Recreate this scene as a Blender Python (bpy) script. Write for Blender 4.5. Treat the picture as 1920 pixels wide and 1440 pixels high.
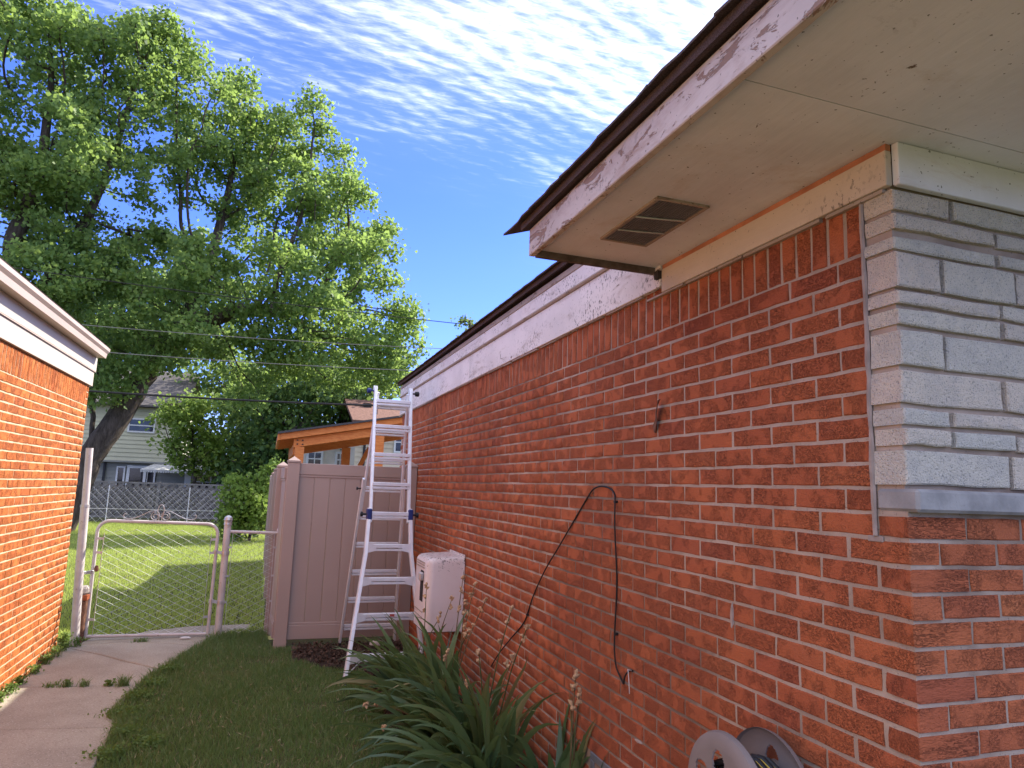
import bpy, bmesh, math, random
import numpy as np
from mathutils import Vector, Matrix

for o in list(bpy.data.objects):
    bpy.data.objects.remove(o)
SC = bpy.context.scene
COL = SC.collection
random.seed(11)
RNG = np.random.default_rng(11)

# ------------------------------------------------------------------ camera
CAM = np.array([-1.538, -1.363, 1.65])
CR = np.array([0.9442195, -0.3275322, 0.0342376])
CU = np.array([-0.0807554, -0.1294964, 0.9882860])
CF = np.array([0.3192618, 0.9359238, 0.1487230])
cam_d = bpy.data.cameras.new('camera')
cam_d.sensor_width = 36.0
cam_d.lens = 24.436
cam_d.clip_start = 0.02
cam_d.clip_end = 3000
cam = bpy.data.objects.new('camera', cam_d)
COL.objects.link(cam)
cam.matrix_world = Matrix(((CR[0], CU[0], -CF[0], CAM[0]),
                           (CR[1], CU[1], -CF[1], CAM[1]),
                           (CR[2], CU[2], -CF[2], CAM[2]),
                           (0, 0, 0, 1)))
SC.camera = cam

# ------------------------------------------------------------------ light
SUN_AZ = math.radians(62)      # from +Y towards +X
SUN_EL = math.radians(40)
SUN_DIR = Vector((math.sin(SUN_AZ) * math.cos(SUN_EL), math.cos(SUN_AZ) * math.cos(SUN_EL), math.sin(SUN_EL)))
sun_d = bpy.data.lights.new('sun', 'SUN')
sun_d.energy = 4.4
sun_d.angle = math.radians(0.55)
sun_d.color = (1.0, 0.93, 0.82)
sun = bpy.data.objects.new('sun', sun_d)
sun.rotation_euler = (-SUN_DIR).to_track_quat('-Z', 'Y').to_euler()
sun.location = (20, 10, 30)
COL.objects.link(sun)

world = bpy.data.worlds.new('World')
SC.world = world
world.use_nodes = True
SKY_STRENGTH = 0.15


def build_world():
    nt = world.node_tree
    N, L = nt.nodes, nt.links
    N.clear()
    out = N.new('ShaderNodeOutputWorld')
    bg = N.new('ShaderNodeBackground')
    bg.inputs['Strength'].default_value = SKY_STRENGTH
    L.new(bg.outputs[0], out.inputs[0])
    sky = N.new('ShaderNodeTexSky')
    sky.sky_type = 'NISHITA'
    sky.sun_disc = False
    sky.sun_elevation = SUN_EL
    sky.sun_rotation = SUN_AZ
    sky.altitude = 200
    sky.air_density = 1.0
    sky.dust_density = 0.0
    sky.ozone_density = 2.2
    tc = N.new('ShaderNodeTexCoord')
    sep = N.new('ShaderNodeSeparateXYZ')
    L.new(tc.outputs['Generated'], sep.inputs[0])

    def math_(op, a, b=None, c=None, clamp=False):
        n = N.new('ShaderNodeMath')
        n.operation = op
        n.use_clamp = clamp
        for i, v in enumerate((a, b, c)):
            if v is None:
                continue
            if isinstance(v, (int, float)):
                n.inputs[i].default_value = v
            else:
                L.new(v, n.inputs[i])
        return n.outputs[0]
    zc = math_('MAXIMUM', sep.outputs['Z'], 0.06)
    u = math_('DIVIDE', sep.outputs['X'], zc)
    v = math_('DIVIDE', sep.outputs['Y'], zc)
    comb = N.new('ShaderNodeCombineXYZ')
    L.new(u, comb.inputs[0])
    L.new(v, comb.inputs[1])

    def mapped(rot, scale, loc=(0, 0, 0)):
        m = N.new('ShaderNodeMapping')
        m.inputs['Rotation'].default_value = (0, 0, math.radians(rot))
        m.inputs['Scale'].default_value = scale
        m.inputs['Location'].default_value = loc
        L.new(comb.outputs[0], m.inputs[0])
        return m.outputs[0]

    def noise(vec, scale, detail=4, rough=0.55, dist=0.0):
        n = N.new('ShaderNodeTexNoise')
        n.inputs['Scale'].default_value = scale
        n.inputs['Detail'].default_value = detail
        n.inputs['Roughness'].default_value = rough
        n.inputs['Distortion'].default_value = dist
        L.new(vec, n.inputs['Vector'])
        return n.outputs['Fac']

    def ramp(val, a, b):
        n = N.new('ShaderNodeMapRange')
        n.interpolation_type = 'SMOOTHSTEP'
        n.inputs['From Min'].default_value = a
        n.inputs['From Max'].default_value = b
        L.new(val, n.inputs['Value'])
        return n.outputs[0]
    # a high sheet of rippled cirrus with a ragged edge
    lin = math_('MULTIPLY_ADD', u, -0.62, v)
    edge = math_('MULTIPLY_ADD', noise(mapped(20, (1, 1, 1), (3.1, 1.7, 0)), 1.1, 3), 1.7, lin)
    sheet = ramp(edge, 3.30, 1.45)
    rip = noise(mapped(12, (1.0, 3.6, 1), (0.4, 0, 0)), 7.0, 6, 0.68, 0.7)
    rip2 = noise(mapped(-38, (0.7, 3.2, 1), (5.0, 2.0, 0)), 2.2, 7, 0.68, 0.5)
    fine = noise(mapped(18, (1.2, 4.5, 1), (1.0, 7.0, 0)), 14.0, 4, 0.65, 0.5)
    wv = N.new('ShaderNodeTexWave')
    wv.wave_type = 'BANDS'
    wv.bands_direction = 'Y'
    wv.inputs['Scale'].default_value = 5.5
    wv.inputs['Distortion'].default_value = 5.0
    wv.inputs['Detail'].default_value = 3.0
    wv.inputs['Detail Scale'].default_value = 1.4
    L.new(mapped(-24, (1.0, 1.0, 1), (2.0, 1.0, 0)), wv.inputs['Vector'])
    fine = math_('MULTIPLY_ADD', math_('SUBTRACT', wv.outputs['Fac'], 0.5), 0.26, fine)
    tex = math_('MULTIPLY_ADD', rip2, 0.55, math_('MULTIPLY_ADD', fine, 0.5, math_('MULTIPLY', rip, 0.55)))
    thr = math_('MULTIPLY_ADD', sheet, -0.50, 1.10)
    dens = math_('MULTIPLY', ramp(math_('SUBTRACT', tex, thr), -0.16, 0.74), 0.95)
    dens = math_('MULTIPLY_ADD', dens, ramp(sheet, 0.02, 0.35), math_('MULTIPLY', sheet, math_('MULTIPLY', rip2, 0.14)))
    dens = math_('MULTIPLY', dens, math_('MULTIPLY_ADD', sheet, 0.60, 0.40))
    low = ramp(sep.outputs['Z'], 0.12, 0.30)
    dens = math_('MULTIPLY', dens, low, clamp=True)
    hsv = N.new('ShaderNodeHueSaturation')
    hsv.inputs['Saturation'].default_value = 1.1
    hsv.inputs['Value'].default_value = 1.0
    hsv.inputs['Hue'].default_value = 0.5
    L.new(sky.outputs[0], hsv.inputs['Color'])
    mix = N.new('ShaderNodeMix')
    mix.data_type = 'RGBA'
    L.new(dens, mix.inputs['Factor'])
    tint = N.new('ShaderNodeMix')
    tint.data_type = 'RGBA'
    tint.blend_type = 'MULTIPLY'
    tint.inputs['Factor'].default_value = 1.0
    L.new(hsv.outputs[0], tint.inputs['A'])
    tint.inputs['B'].default_value = (0.41, 0.455, 0.93, 1)
    L.new(tint.outputs['Result'], mix.inputs['A'])
    mix.inputs['B'].default_value = (8.6, 8.6, 8.7, 1)
    L.new(mix.outputs['Result'], bg.inputs['Color'])


build_world()
SC.view_settings.view_transform = 'Standard'
SC.view_settings.look = 'None'
SC.view_settings.gamma = 1.0
SC.view_settings.exposure = 1.32
SC.view_settings.use_curve_mapping = False
SC.render.engine = 'CYCLES'
SC.cycles.max_bounces = 6
SC.cycles.diffuse_bounces = 3
SC.cycles.transparent_max_bounces = 8


# ------------------------------------------------------------------ materials
class NT:
    """small node helper"""
    def __init__(self, name, rough=0.8, spec=0.3, metal=0.0):
        self.m = bpy.data.materials.new(name)
        self.m.use_nodes = True
        self.N, self.L = self.m.node_tree.nodes, self.m.node_tree.links
        self.b = self.N['Principled BSDF']
        self.b.inputs['Roughness'].default_value = rough
        self.b.inputs['Specular IOR Level'].default_value = spec
        self.b.inputs['Metallic'].default_value = metal
        self._co = None

    def put(self, sock, v):
        if isinstance(v, (int, float)):
            sock.default_value = v
        elif isinstance(v, tuple):
            sock.default_value = v if len(v) == 4 or sock.type == 'VECTOR' else (*v, 1)
        else:
            self.L.new(v, sock)

    def co(self):
        """object coordinates shifted by the object's random number"""
        if self._co is None:
            tc = self.N.new('ShaderNodeTexCoord')
            oi = self.N.new('ShaderNodeObjectInfo')
            sc = self.N.new('ShaderNodeVectorMath')
            sc.operation = 'MULTIPLY_ADD'
            cx = self.N.new('ShaderNodeCombineXYZ')
            for i in range(3):
                self.L.new(oi.outputs['Random'], cx.inputs[i])
            self.L.new(cx.outputs[0], sc.inputs[0])
            sc.inputs[1].default_value = (37.0, 53.0, 71.0)
            self.L.new(tc.outputs['Object'], sc.inputs[2])
            self._co = sc.outputs[0]
        return self._co

    def objrnd(self):
        return self.N.new('ShaderNodeObjectInfo').outputs['Random']

    def island(self):
        return self.N.new('ShaderNodeNewGeometry').outputs['Random Per Island']

    def mapping(self, scale=(1, 1, 1), rot=(0, 0, 0), vec=None):
        m = self.N.new('ShaderNodeMapping')
        m.inputs['Scale'].default_value = scale
        m.inputs['Rotation'].default_value = rot
        self.L.new(vec or self.co(), m.inputs[0])
        return m.outputs[0]

    def noise(self, scale, detail=4, rough=0.55, dist=0.0, vec=None):
        n = self.N.new('ShaderNodeTexNoise')
        n.inputs['Scale'].default_value = scale
        n.inputs['Detail'].default_value = detail
        n.inputs['Roughness'].default_value = rough
        n.inputs['Distortion'].default_value = dist
        self.L.new(vec or self.co(), n.inputs['Vector'])
        return n.outputs['Fac']

    def voro(self, scale, feature='F1', vec=None, out='Distance'):
        n = self.N.new('ShaderNodeTexVoronoi')
        n.feature = feature
        n.inputs['Scale'].default_value = scale
        self.L.new(vec or self.co(), n.inputs['Vector'])
        return n.outputs[out]

    def math(self, op, a, b=0.0, c=0.0, clamp=False):
        n = self.N.new('ShaderNodeMath')
        n.operation = op
        n.use_clamp = clamp
        for i, v in enumerate((a, b, c)):
            self.put(n.inputs[i], v)
        return n.outputs[0]

    def rng(self, v, a, b, lo=0.0, hi=1.0):
        n = self.N.new('ShaderNodeMapRange')
        n.interpolation_type = 'SMOOTHSTEP'
        for k, x in (('From Min', a), ('From Max', b), ('To Min', lo), ('To Max', hi)):
            n.inputs[k].default_value = x
        self.L.new(v, n.inputs['Value'])
        return n.outputs[0]

    def ramp(self, v, stops):
        n = self.N.new('ShaderNodeValToRGB')
        el = n.color_ramp.elements
        while len(el) < len(stops):
            el.new(0.5)
        for e, (p, c) in zip(el, stops):
            e.position = p
            e.color = (*c, 1)
        self.L.new(v, n.inputs[0])
        return n.outputs[0]

    def mix(self, f, a, b, mode='MIX'):
        n = self.N.new('ShaderNodeMix')
        n.data_type = 'RGBA'
        n.blend_type = mode
        self.put(n.inputs['Factor'], f)
        self.put(n.inputs['A'], a)
        self.put(n.inputs['B'], b)
        return n.outputs['Result']

    def wall(self, scale, detail=5, rough=.65, dist=.4, stretch=(1, 1, 1)):
        """noise in scene coordinates: stains that run across many pieces"""
        g = self.N.new('ShaderNodeNewGeometry')
        return self.noise(scale, detail, rough, dist, self.mapping(stretch, vec=g.outputs['Position']))

    def col(self, v):
        self.put(self.b.inputs['Base Color'], v)
        return self

    def rough(self, v):
        self.put(self.b.inputs['Roughness'], v)

    def bump(self, h, strength=0.5, dist=0.01):
        n = self.N.new('ShaderNodeBump')
        n.inputs['Strength'].default_value = strength
        n.inputs['Distance'].default_value = dist
        self.L.new(h, n.inputs['Height'])
        self.L.new(n.outputs[0], self.b.inputs['Normal'])


MT = {}


def mat_plain(name, c, rough=0.7, spec=0.3, metal=0.0, var=0.15, scale=6.0, bump=0.0, bscale=80):
    t = NT(name, rough, spec, metal)
    f = t.noise(scale, 5)
    d = tuple(x * (1 - var) for x in c)
    u = tuple(min(1, x * (1 + var)) for x in c)
    t.col(t.mix(t.rng(f, .3, .7), d, u))
    if bump:
        t.bump(t.noise(bscale, 3), bump, 0.003)
    MT[name] = t.m
    return t


def mat_brick(name, cols, rscale=1.0, stain=(.13, .045, .032), dark=(0.20, .052, .036)):
    t = NT(name, 0.88, 0.22)
    r = t.math('FRACT', t.math('ADD', t.objrnd(), t.island()))
    c = t.ramp(r, cols)
    blotch = t.noise(9, 4, .6)
    c = t.mix(t.rng(blotch, .25, .80, 0, .34), c, dark)
    # wandering bark-like creases of the wire-cut face
    ve = t.noise(105 * rscale, 3, .55, 1.1, t.mapping((1, 1, 1.6)))
    crease = t.rng(t.math('ABSOLUTE', t.math('SUBTRACT', ve, .5)), .045, .0)
    patch = t.rng(t.noise(13, 2), .40, .60)
    crease = t.math('MULTIPLY', crease, patch)
    c = t.mix(t.math('MULTIPLY', crease, .40), c, (0.13, .038, .026))  # relief shade of the creases painted into the brick colour
    grain = t.noise(300, 2)
    c = t.mix(t.rng(grain, .56, .76, 0, .14), c, (.56, .24, .13))
    c = t.mix(t.rng(grain, .42, .30, 0, .35), c, (.11, .03, .022))
    c = t.mix(t.rng(t.wall(.9, 5, .65, .5, (1, 1, .8)), .40, .78, 0, .40), c, stain)
    c = t.mix(t.rng(t.wall(4.0, 6, .75, .8), .54, .90, 0, .30), c, (.52, .26, .17))
    t.col(c)
    h = t.math('ADD', t.math('MULTIPLY', crease, -1.0), t.math('MULTIPLY_ADD', ve, .8, t.math('MULTIPLY', t.noise(200, 3), .5)))
    t.bump(h, .9, .007)
    MT[name] = t.m


mat_brick('red_brick', [(0, (.44, .122, .052)), (.3, (.48, .136, .055)), (.6, (.515, .150, .058)), (.85, (.46, .128, .055)), (.95, (.40, .108, .052)), (1, (.54, .172, .066))], stain=(.20, .062, .036), dark=(.36, .094, .046))
mat_brick('orange_brick', [(0, (.47, .128, .030)), (.25, (.54, .160, .038)), (.5, (.58, .180, .044)), (.7, (.50, .140, .034)), (.88, (.40, .102, .028)), (1, (.62, .215, .060))], stain=(.40, .105, .03), dark=(.40, .10, .028))

t = NT('mortar', .92, .15)
f = t.noise(5, 5, .6)
c = t.mix(t.rng(f, .35, .65), (.40, .305, .235), (.49, .385, .305))
dk = t.wall(.8, 5, .65, .5)
c = t.mix(t.rng(dk, .44, .64, 0, .85), c, (.17, .115, .085))
c = t.mix(t.rng(t.noise(130, 2), .64, .72, 0, .6), c, (.10, .08, .07))
t.col(c)
t.bump(t.noise(220, 4, .7), .6, .004)
MT['mortar'] = t.m

t = NT('mortar_light', .92, .15)
c = t.mix(t.rng(t.noise(6, 4), .35, .65), (.46, .36, .23), (.56, .45, .30))
t.col(c)
t.bump(t.noise(220, 4, .7), .5, .004)
MT['mortar_light'] = t.m

t = NT('lime_stone', .9, .2)
r = t.objrnd()
c = t.ramp(r, [(0, (.70, .66, .57)), (.35, (.76, .70, .58)), (.7, (.78, .67, .55)), (1, (.72, .70, .61))])
c = t.mix(t.rng(t.noise(18, 4), .35, .7, 0, .4), c, (.47, .455, .43))
sp = t.noise(230, 2, .6)
c = t.mix(t.rng(sp, .58, .66, 0, .6), c, (.14, .14, .13))
c = t.mix(t.rng(t.noise(210, 2, .5), .36, .30, 0, .55), c, (.66, .63, .58))
t.col(c)
t.bump(t.math('MULTIPLY_ADD', t.noise(60, 5, .7), 1.0, t.math('MULTIPLY', sp, -.9)), 1.0, .010)
MT['lime_stone'] = t.m

t = NT('sill_stone', .85, .25)
c = t.mix(t.rng(t.noise(9, 5), .35, .65), (.25, .245, .24), (.36, .35, .34))
t.col(t.mix(t.rng(t.noise(26, 5, .7, 1.2), .58, .72, 0, .6), c, (.22, .21, .20)))
t.bump(t.noise(90, 5), .4, .004)
MT['sill_stone'] = t.m


def mat_paint(name, base, dirt, amount=.5, wood=(.20, .14, .10), flake=.5, spots=.5):
    t = NT(name, .62, .3)
    c = t.mix(t.rng(t.noise(2.2, 5, .6), .35, .7), base, tuple(x * .84 for x in base))
    st = t.noise(2.4, 6, .72, .5, t.mapping((1, 1.3, 5)))
    c = t.mix(t.rng(st, .60 - .10 * amount, .76, 0, .85 * amount), c, dirt)
    fl = t.noise(8, 6, .75, .8, t.mapping((1, .6, 1.8)))
    fm = t.rng(fl, .69 - .12 * flake, .72 - .12 * flake)
    c = t.mix(fm, c, wood)
    zone = t.rng(t.noise(1.7, 3, .6, 0, t.mapping((1, 1, 3))), .62 - .18 * spots, .80 - .14 * spots)
    spk = t.math('MULTIPLY', t.rng(t.noise(48, 3, .6, .3, t.mapping((1, 1.6, 1))), .56, .62), zone)
    c = t.mix(t.math('MULTIPLY', spk, .9), c, (.085, .065, .05))
    spk2 = t.noise(75, 2, .5)
    c = t.mix(t.rng(spk2, .70, .735, 0, .8), c, (.09, .075, .06))
    t.col(c)
    t.rough(t.math('MULTIPLY_ADD', fm, .25, .6))
    t.bump(t.math('MULTIPLY_ADD', fm, -.8, t.math('MULTIPLY', t.noise(40, 4, .6, 0, t.mapping((1, .15, 1))), .4)), .7, .005)
    MT[name] = t.m


mat_paint('frieze_paint', (.84, .79, .76), (.38, .30, .23), .8, flake=.45, spots=1.0)
mat_paint('soffit_paint', (.82, .81, .85), (.60, .52, .47), .8, flake=.15, spots=.15)
mat_paint('fascia_paint', (.60, .52, .48), (.40, .29, .24), 1.3, wood=(.30, .20, .16), flake=1.25, spots=.6)
mat_paint('trim_dirty', (.42, .34, .28), (.18, .13, .10), .9, flake=.7)
mat_paint('new_trim', (.64, .54, .45), (.54, .43, .34), .4, wood=(.52, .28, .16), flake=.1, spots=0)
mat_plain('dark_trim', (.13, .10, .085), .9, .2, var=.4, scale=12)
mat_plain('bare_wood', (.50, .21, .12), .8, .2, var=.25, scale=9)
mat_plain('dark_gap', (.05, .042, .04), .95, .1)

t = NT('shingle', .95, .1)
c = t.mix(t.rng(t.noise(260, 2), .4, .6), (.045, .033, .032), (.13, .10, .095))
t.col(t.mix(t.objrnd(), c, t.mix(.5, c, (.11, .07, .06))))
t.bump(t.noise(300, 2), .7, .003)
MT['shingle'] = t.m

mat_plain('beige_siding', (.50, .44, .36), .5, .35, var=.04, scale=2)
mat_plain('gutter_metal', (.50, .40, .34), .42, .5, var=.06, scale=3)
mat_plain('caulk', (.36, .29, .25), .8, .3, var=.2, scale=14, bump=.4, bscale=120)

t = NT('galvanized', .38, .5, .75)
c = t.mix(t.rng(t.noise(9, 5, .6), .35, .7), (.62, .61, .60), (.48, .46, .45))
c = t.mix(t.rng(t.noise(32, 5, .7), .66, .74, 0, .8), c, (.20, .13, .09))
t.col(c)
t.rough(t.rng(t.noise(20, 4), .3, .7, .32, .55))
MT['galvanized'] = t.m
t = NT('painted_pipe', .55, .4, .15)
c = t.mix(t.rng(t.noise(7, 5, .6), .35, .7), (.62, .57, .54), (.52, .46, .43))
c = t.mix(t.rng(t.noise(26, 5, .7), .63, .70, 0, .85), c, (.22, .13, .09))
t.col(c)
MT['painted_pipe'] = t.m
t = NT('wire_zinc', .45, .5, .5)
c = t.mix(t.rng(t.noise(18, 3), .4, .7), (.74, .73, .71), (.54, .50, .46))
t.col(c)
MT['wire_zinc'] = t.m
mat_plain('rust', (.16, .08, .05), .9, .2, var=.4, scale=30)
mat_plain('ladder_alu', (.80, .81, .83), .38, .5, .45, var=.05, scale=12)
mat_plain('blue_plastic', (.015, .03, .16), .45, .4, var=.1)
mat_plain('black_plastic', (.018, .018, .02), .5, .4, var=.2)
mat_plain('warning_red', (.35, .07, .06), .6)
t = mat_plain('vinyl_taupe', (.385, .285, .240), .42, .4, var=.035, scale=1.2)
t = NT('cabinet_enamel', .35, .5)
co = t.co()
c = t.mix(t.rng(t.noise(5, 4), .3, .7), (.70, .60, .57), (.66, .56, .53))
sep = t.N.new('ShaderNodeSeparateXYZ')
t.L.new(t.N.new('ShaderNodeTexCoord').outputs['Object'], sep.inputs[0])
ru = t.math('ADD', t.noise(42, 6, .75, .5), t.rng(sep.outputs['Z'], .30, .60, -.12, .10))
c = t.mix(t.rng(ru, .63, .70), c, (.12, .085, .07))
t.col(c)
MT['cabinet_enamel'] = t.m

t = NT('wood_cedar', .65, .3)
g = t.noise(4, 5, .6, .4, t.mapping((3, 1.2, 14)))
t.col(t.mix(t.rng(g, .3, .7), (.50, .165, .045), (.62, .25, .075)))
t.bump(g, .3, .004)
MT['wood_cedar'] = t.m
mat_plain('roof_metal_dark', (.045, .048, .055), .6, .4)
mat_plain('cream_siding', (.55, .53, .37), .6, .3, var=.06, scale=1.5)
mat_plain('grey_siding', (.27, .27, .24), .7, .3, var=.08, scale=1.5)
mat_plain('tan_siding', (.62, .53, .38), .6, .3, var=.05, scale=1.5)
mat_plain('pale_stucco', (.66, .60, .50), .7, .3, var=.05)
mat_plain('brown_roof', (.20, .115, .09), .95, .1, var=.25, scale=14)
mat_plain('grey_roof', (.11, .10, .095), .95, .1, var=.3, scale=14)
mat_plain('white_trim', (.70, .70, .68), .5, .4, var=.05)
mat_plain('awning_metal', (.62, .61, .57), .5, .4, var=.15)
t = NT('window_glass', .06, .6)
t.col(t.mix(t.rng(t.noise(3, 3), .4, .65), (.012, .013, .018), (.035, .035, .045)))
MT['window_glass'] = t.m
mat_plain('lattice_wood', (.23, .21, .195), .9, .15, var=.25, scale=3)
mat_plain('cable_black', (.018, .016, .016), .5, .35, var=.2)
mat_plain('cable_thin', (.22, .20, .18), .5, .35, var=.2)
mat_plain('reel_plastic', (.215, .185, .178), .55, .35, var=.06, scale=7, bump=.15, bscale=200)
t = NT('hose_striped', .5, .4)
oi = t.N.new('ShaderNodeTexCoord')
sp_ = t.N.new('ShaderNodeSeparateXYZ')
t.L.new(oi.outputs['Object'], sp_.inputs[0])
w = t.math('FRACT', t.math('MULTIPLY', sp_.outputs['X'], 52.0))
t.col(t.mix(t.rng(w, .74, .78), (.02, .02, .022), (.72, .52, .07)))
MT['hose_striped'] = t.m
mat_plain('mulch', (.050, .034, .026), .95, .1, var=.5, scale=40, bump=.8, bscale=120)
mat_plain('mulch_chip', (.085, .055, .040), .95, .1, var=.6, scale=60)
mat_plain('pale_rock', (.42, .37, .33), .9, .2, var=.2, scale=20, bump=.5, bscale=60)
mat_plain('well_metal', (.22, .23, .25), .5, .4, .4, var=.15)
mat_plain('concrete_block', (.34, .31, .28), .92, .15, var=.3, scale=12, bump=.5, bscale=140)

t = NT('concrete', .92, .2)
c = t.mix(t.rng(t.noise(2.0, 6, .6), .3, .7), (.305, .262, .200), (.405, .352, .268))
c = t.mix(t.rng(t.noise(95, 3, .6), .56, .68, 0, .65), c, (.62, .55, .48))
c = t.mix(t.rng(t.noise(80, 3, .6), .44, .32, 0, .7), c, (.19, .15, .125))
c = t.mix(t.rng(t.noise(.9, 5, .7), .58, .75, 0, .45), c, (.24, .19, .155))
t.col(c)
t.bump(t.noise(170, 4, .7), .7, .004)
MT['concrete'] = t.m

t = NT('soil_lawn', .95, .1)
c = t.mix(t.rng(t.noise(1.2, 5, .6), .35, .7), (.070, .078, .030), (.105, .105, .045))
c = t.mix(t.rng(t.noise(60, 3), .45, .7, 0, .7), c, (.06, .045, .03))
t.col(c)
t.bump(t.noise(50, 4), .6, .02)
MT['soil_lawn'] = t.m


def mat_leaf(name, cols, trans=.35, rough=.55, spec=.3, by_pos=None, bump=0):
    t = NT(name, rough, spec)
    r = t.math('FRACT', t.math('ADD', t.objrnd(), t.island()))
    c = t.ramp(r, cols)
    if by_pos:
        sc, dry, a, b, amt = by_pos
        c = t.mix(t.rng(t.noise(sc, 4, .6), a, b, 0, amt), c, dry)
    t.col(c)
    tr = t.N.new('ShaderNodeBsdfTranslucent')
    tc_ = t.mix(.65, c, (.38, .52, .12), 'MIX')
    t.L.new(tc_, tr.inputs['Color'])
    ms = t.N.new('ShaderNodeMixShader')
    ms.inputs[0].default_value = trans
    t.L.new(t.b.outputs[0], ms.inputs[1])
    t.L.new(tr.outputs[0], ms.inputs[2])
    out = [n for n in t.N if n.type == 'OUTPUT_MATERIAL'][0]
    t.L.new(ms.outputs[0], out.inputs[0])
    if bump:
        t.bump(t.noise(30, 3, .5, 0, t.mapping((1, 1, .1))), bump, .003)
    MT[name] = t.m


mat_leaf('maple_leaf', [(0, (.085, .165, .048)), (.5, (.150, .250, .068)), (1, (.250, .350, .095))], .55)
mat_leaf('dark_leaf', [(0, (.030, .080, .024)), (.6, (.055, .120, .032)), (1, (.090, .160, .045))], .40)
mat_leaf('bright_leaf', [(0, (.11, .19, .025)), (.5, (.16, .25, .035)), (1, (.22, .30, .05))], .4)
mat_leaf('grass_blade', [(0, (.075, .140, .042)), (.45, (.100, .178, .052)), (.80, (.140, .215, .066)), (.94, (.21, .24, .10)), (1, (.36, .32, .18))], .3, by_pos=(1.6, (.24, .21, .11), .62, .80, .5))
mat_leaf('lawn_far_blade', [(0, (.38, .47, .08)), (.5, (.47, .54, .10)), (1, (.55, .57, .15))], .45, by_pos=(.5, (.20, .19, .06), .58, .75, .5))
mat_leaf('weed_leaf', [(0, (.075, .145, .028)), (.6, (.105, .180, .035)), (1, (.15, .22, .055))], .35)
mat_leaf('iris_leaf', [(0, (.046, .090, .042)), (.4, (.062, .116, .050)), (.75, (.086, .145, .055)), (.93, (.11, .150, .058)), (1, (.26, .22, .10))], .18, .45, .4, by_pos=(7, (.20, .19, .085), .60, .78, .55), bump=.4)
mat_plain('straw', (.30, .235, .13), .9, .15, var=.35, scale=30)
mat_plain('dry_stalk', (.16, .12, .06), .8, .2, var=.3, scale=20)
mat_plain('green_stalk', (.075, .095, .032), .7, .3, var=.3, scale=14)
mat_plain('dry_flower', (.46, .30, .17), .9, .15, var=.35, scale=40, bump=.6, bscale=120)
t = NT('bark', .95, .1)
g = t.noise(5, 6, .7, .6, t.mapping((2.4, 2.4, .5)))
t.col(t.mix(t.rng(g, .3, .7), (.048, .038, .030), (.13, .105, .085)))
t.bump(g, .9, .05)
MT['bark'] = t.m


# ------------------------------------------------------------------ mesh helpers
def empty(name, loc):
    o = bpy.data.objects.new(name, None)
    o.empty_display_size = .1
    o.location = loc
    COL.objects.link(o)
    return o


def tag(o, label, cat, group=None, kind=None):
    o['label'] = label
    if cat:
        o['category'] = cat
    if group:
        o['group'] = group
    if kind:
        o['kind'] = kind
    return o


def thing(name, label, cat, loc=(0, 0, 0), group=None):
    return tag(empty(name, loc), label, cat, group)


def structure(o):
    o['kind'] = 'structure'
    return o


def attach(o, parent):
    if parent is not None:
        o.parent = parent
        if parent.type == 'EMPTY':
            o.matrix_parent_inverse = Matrix.Translation(-Vector(parent.location))
    return o


def link_mesh(name, me, mat, parent=None):
    o = bpy.data.objects.new(name, me)
    COL.objects.link(o)
    if mat and not me.materials:
        me.materials.append(MT[mat])
    return attach(o, parent)


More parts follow.
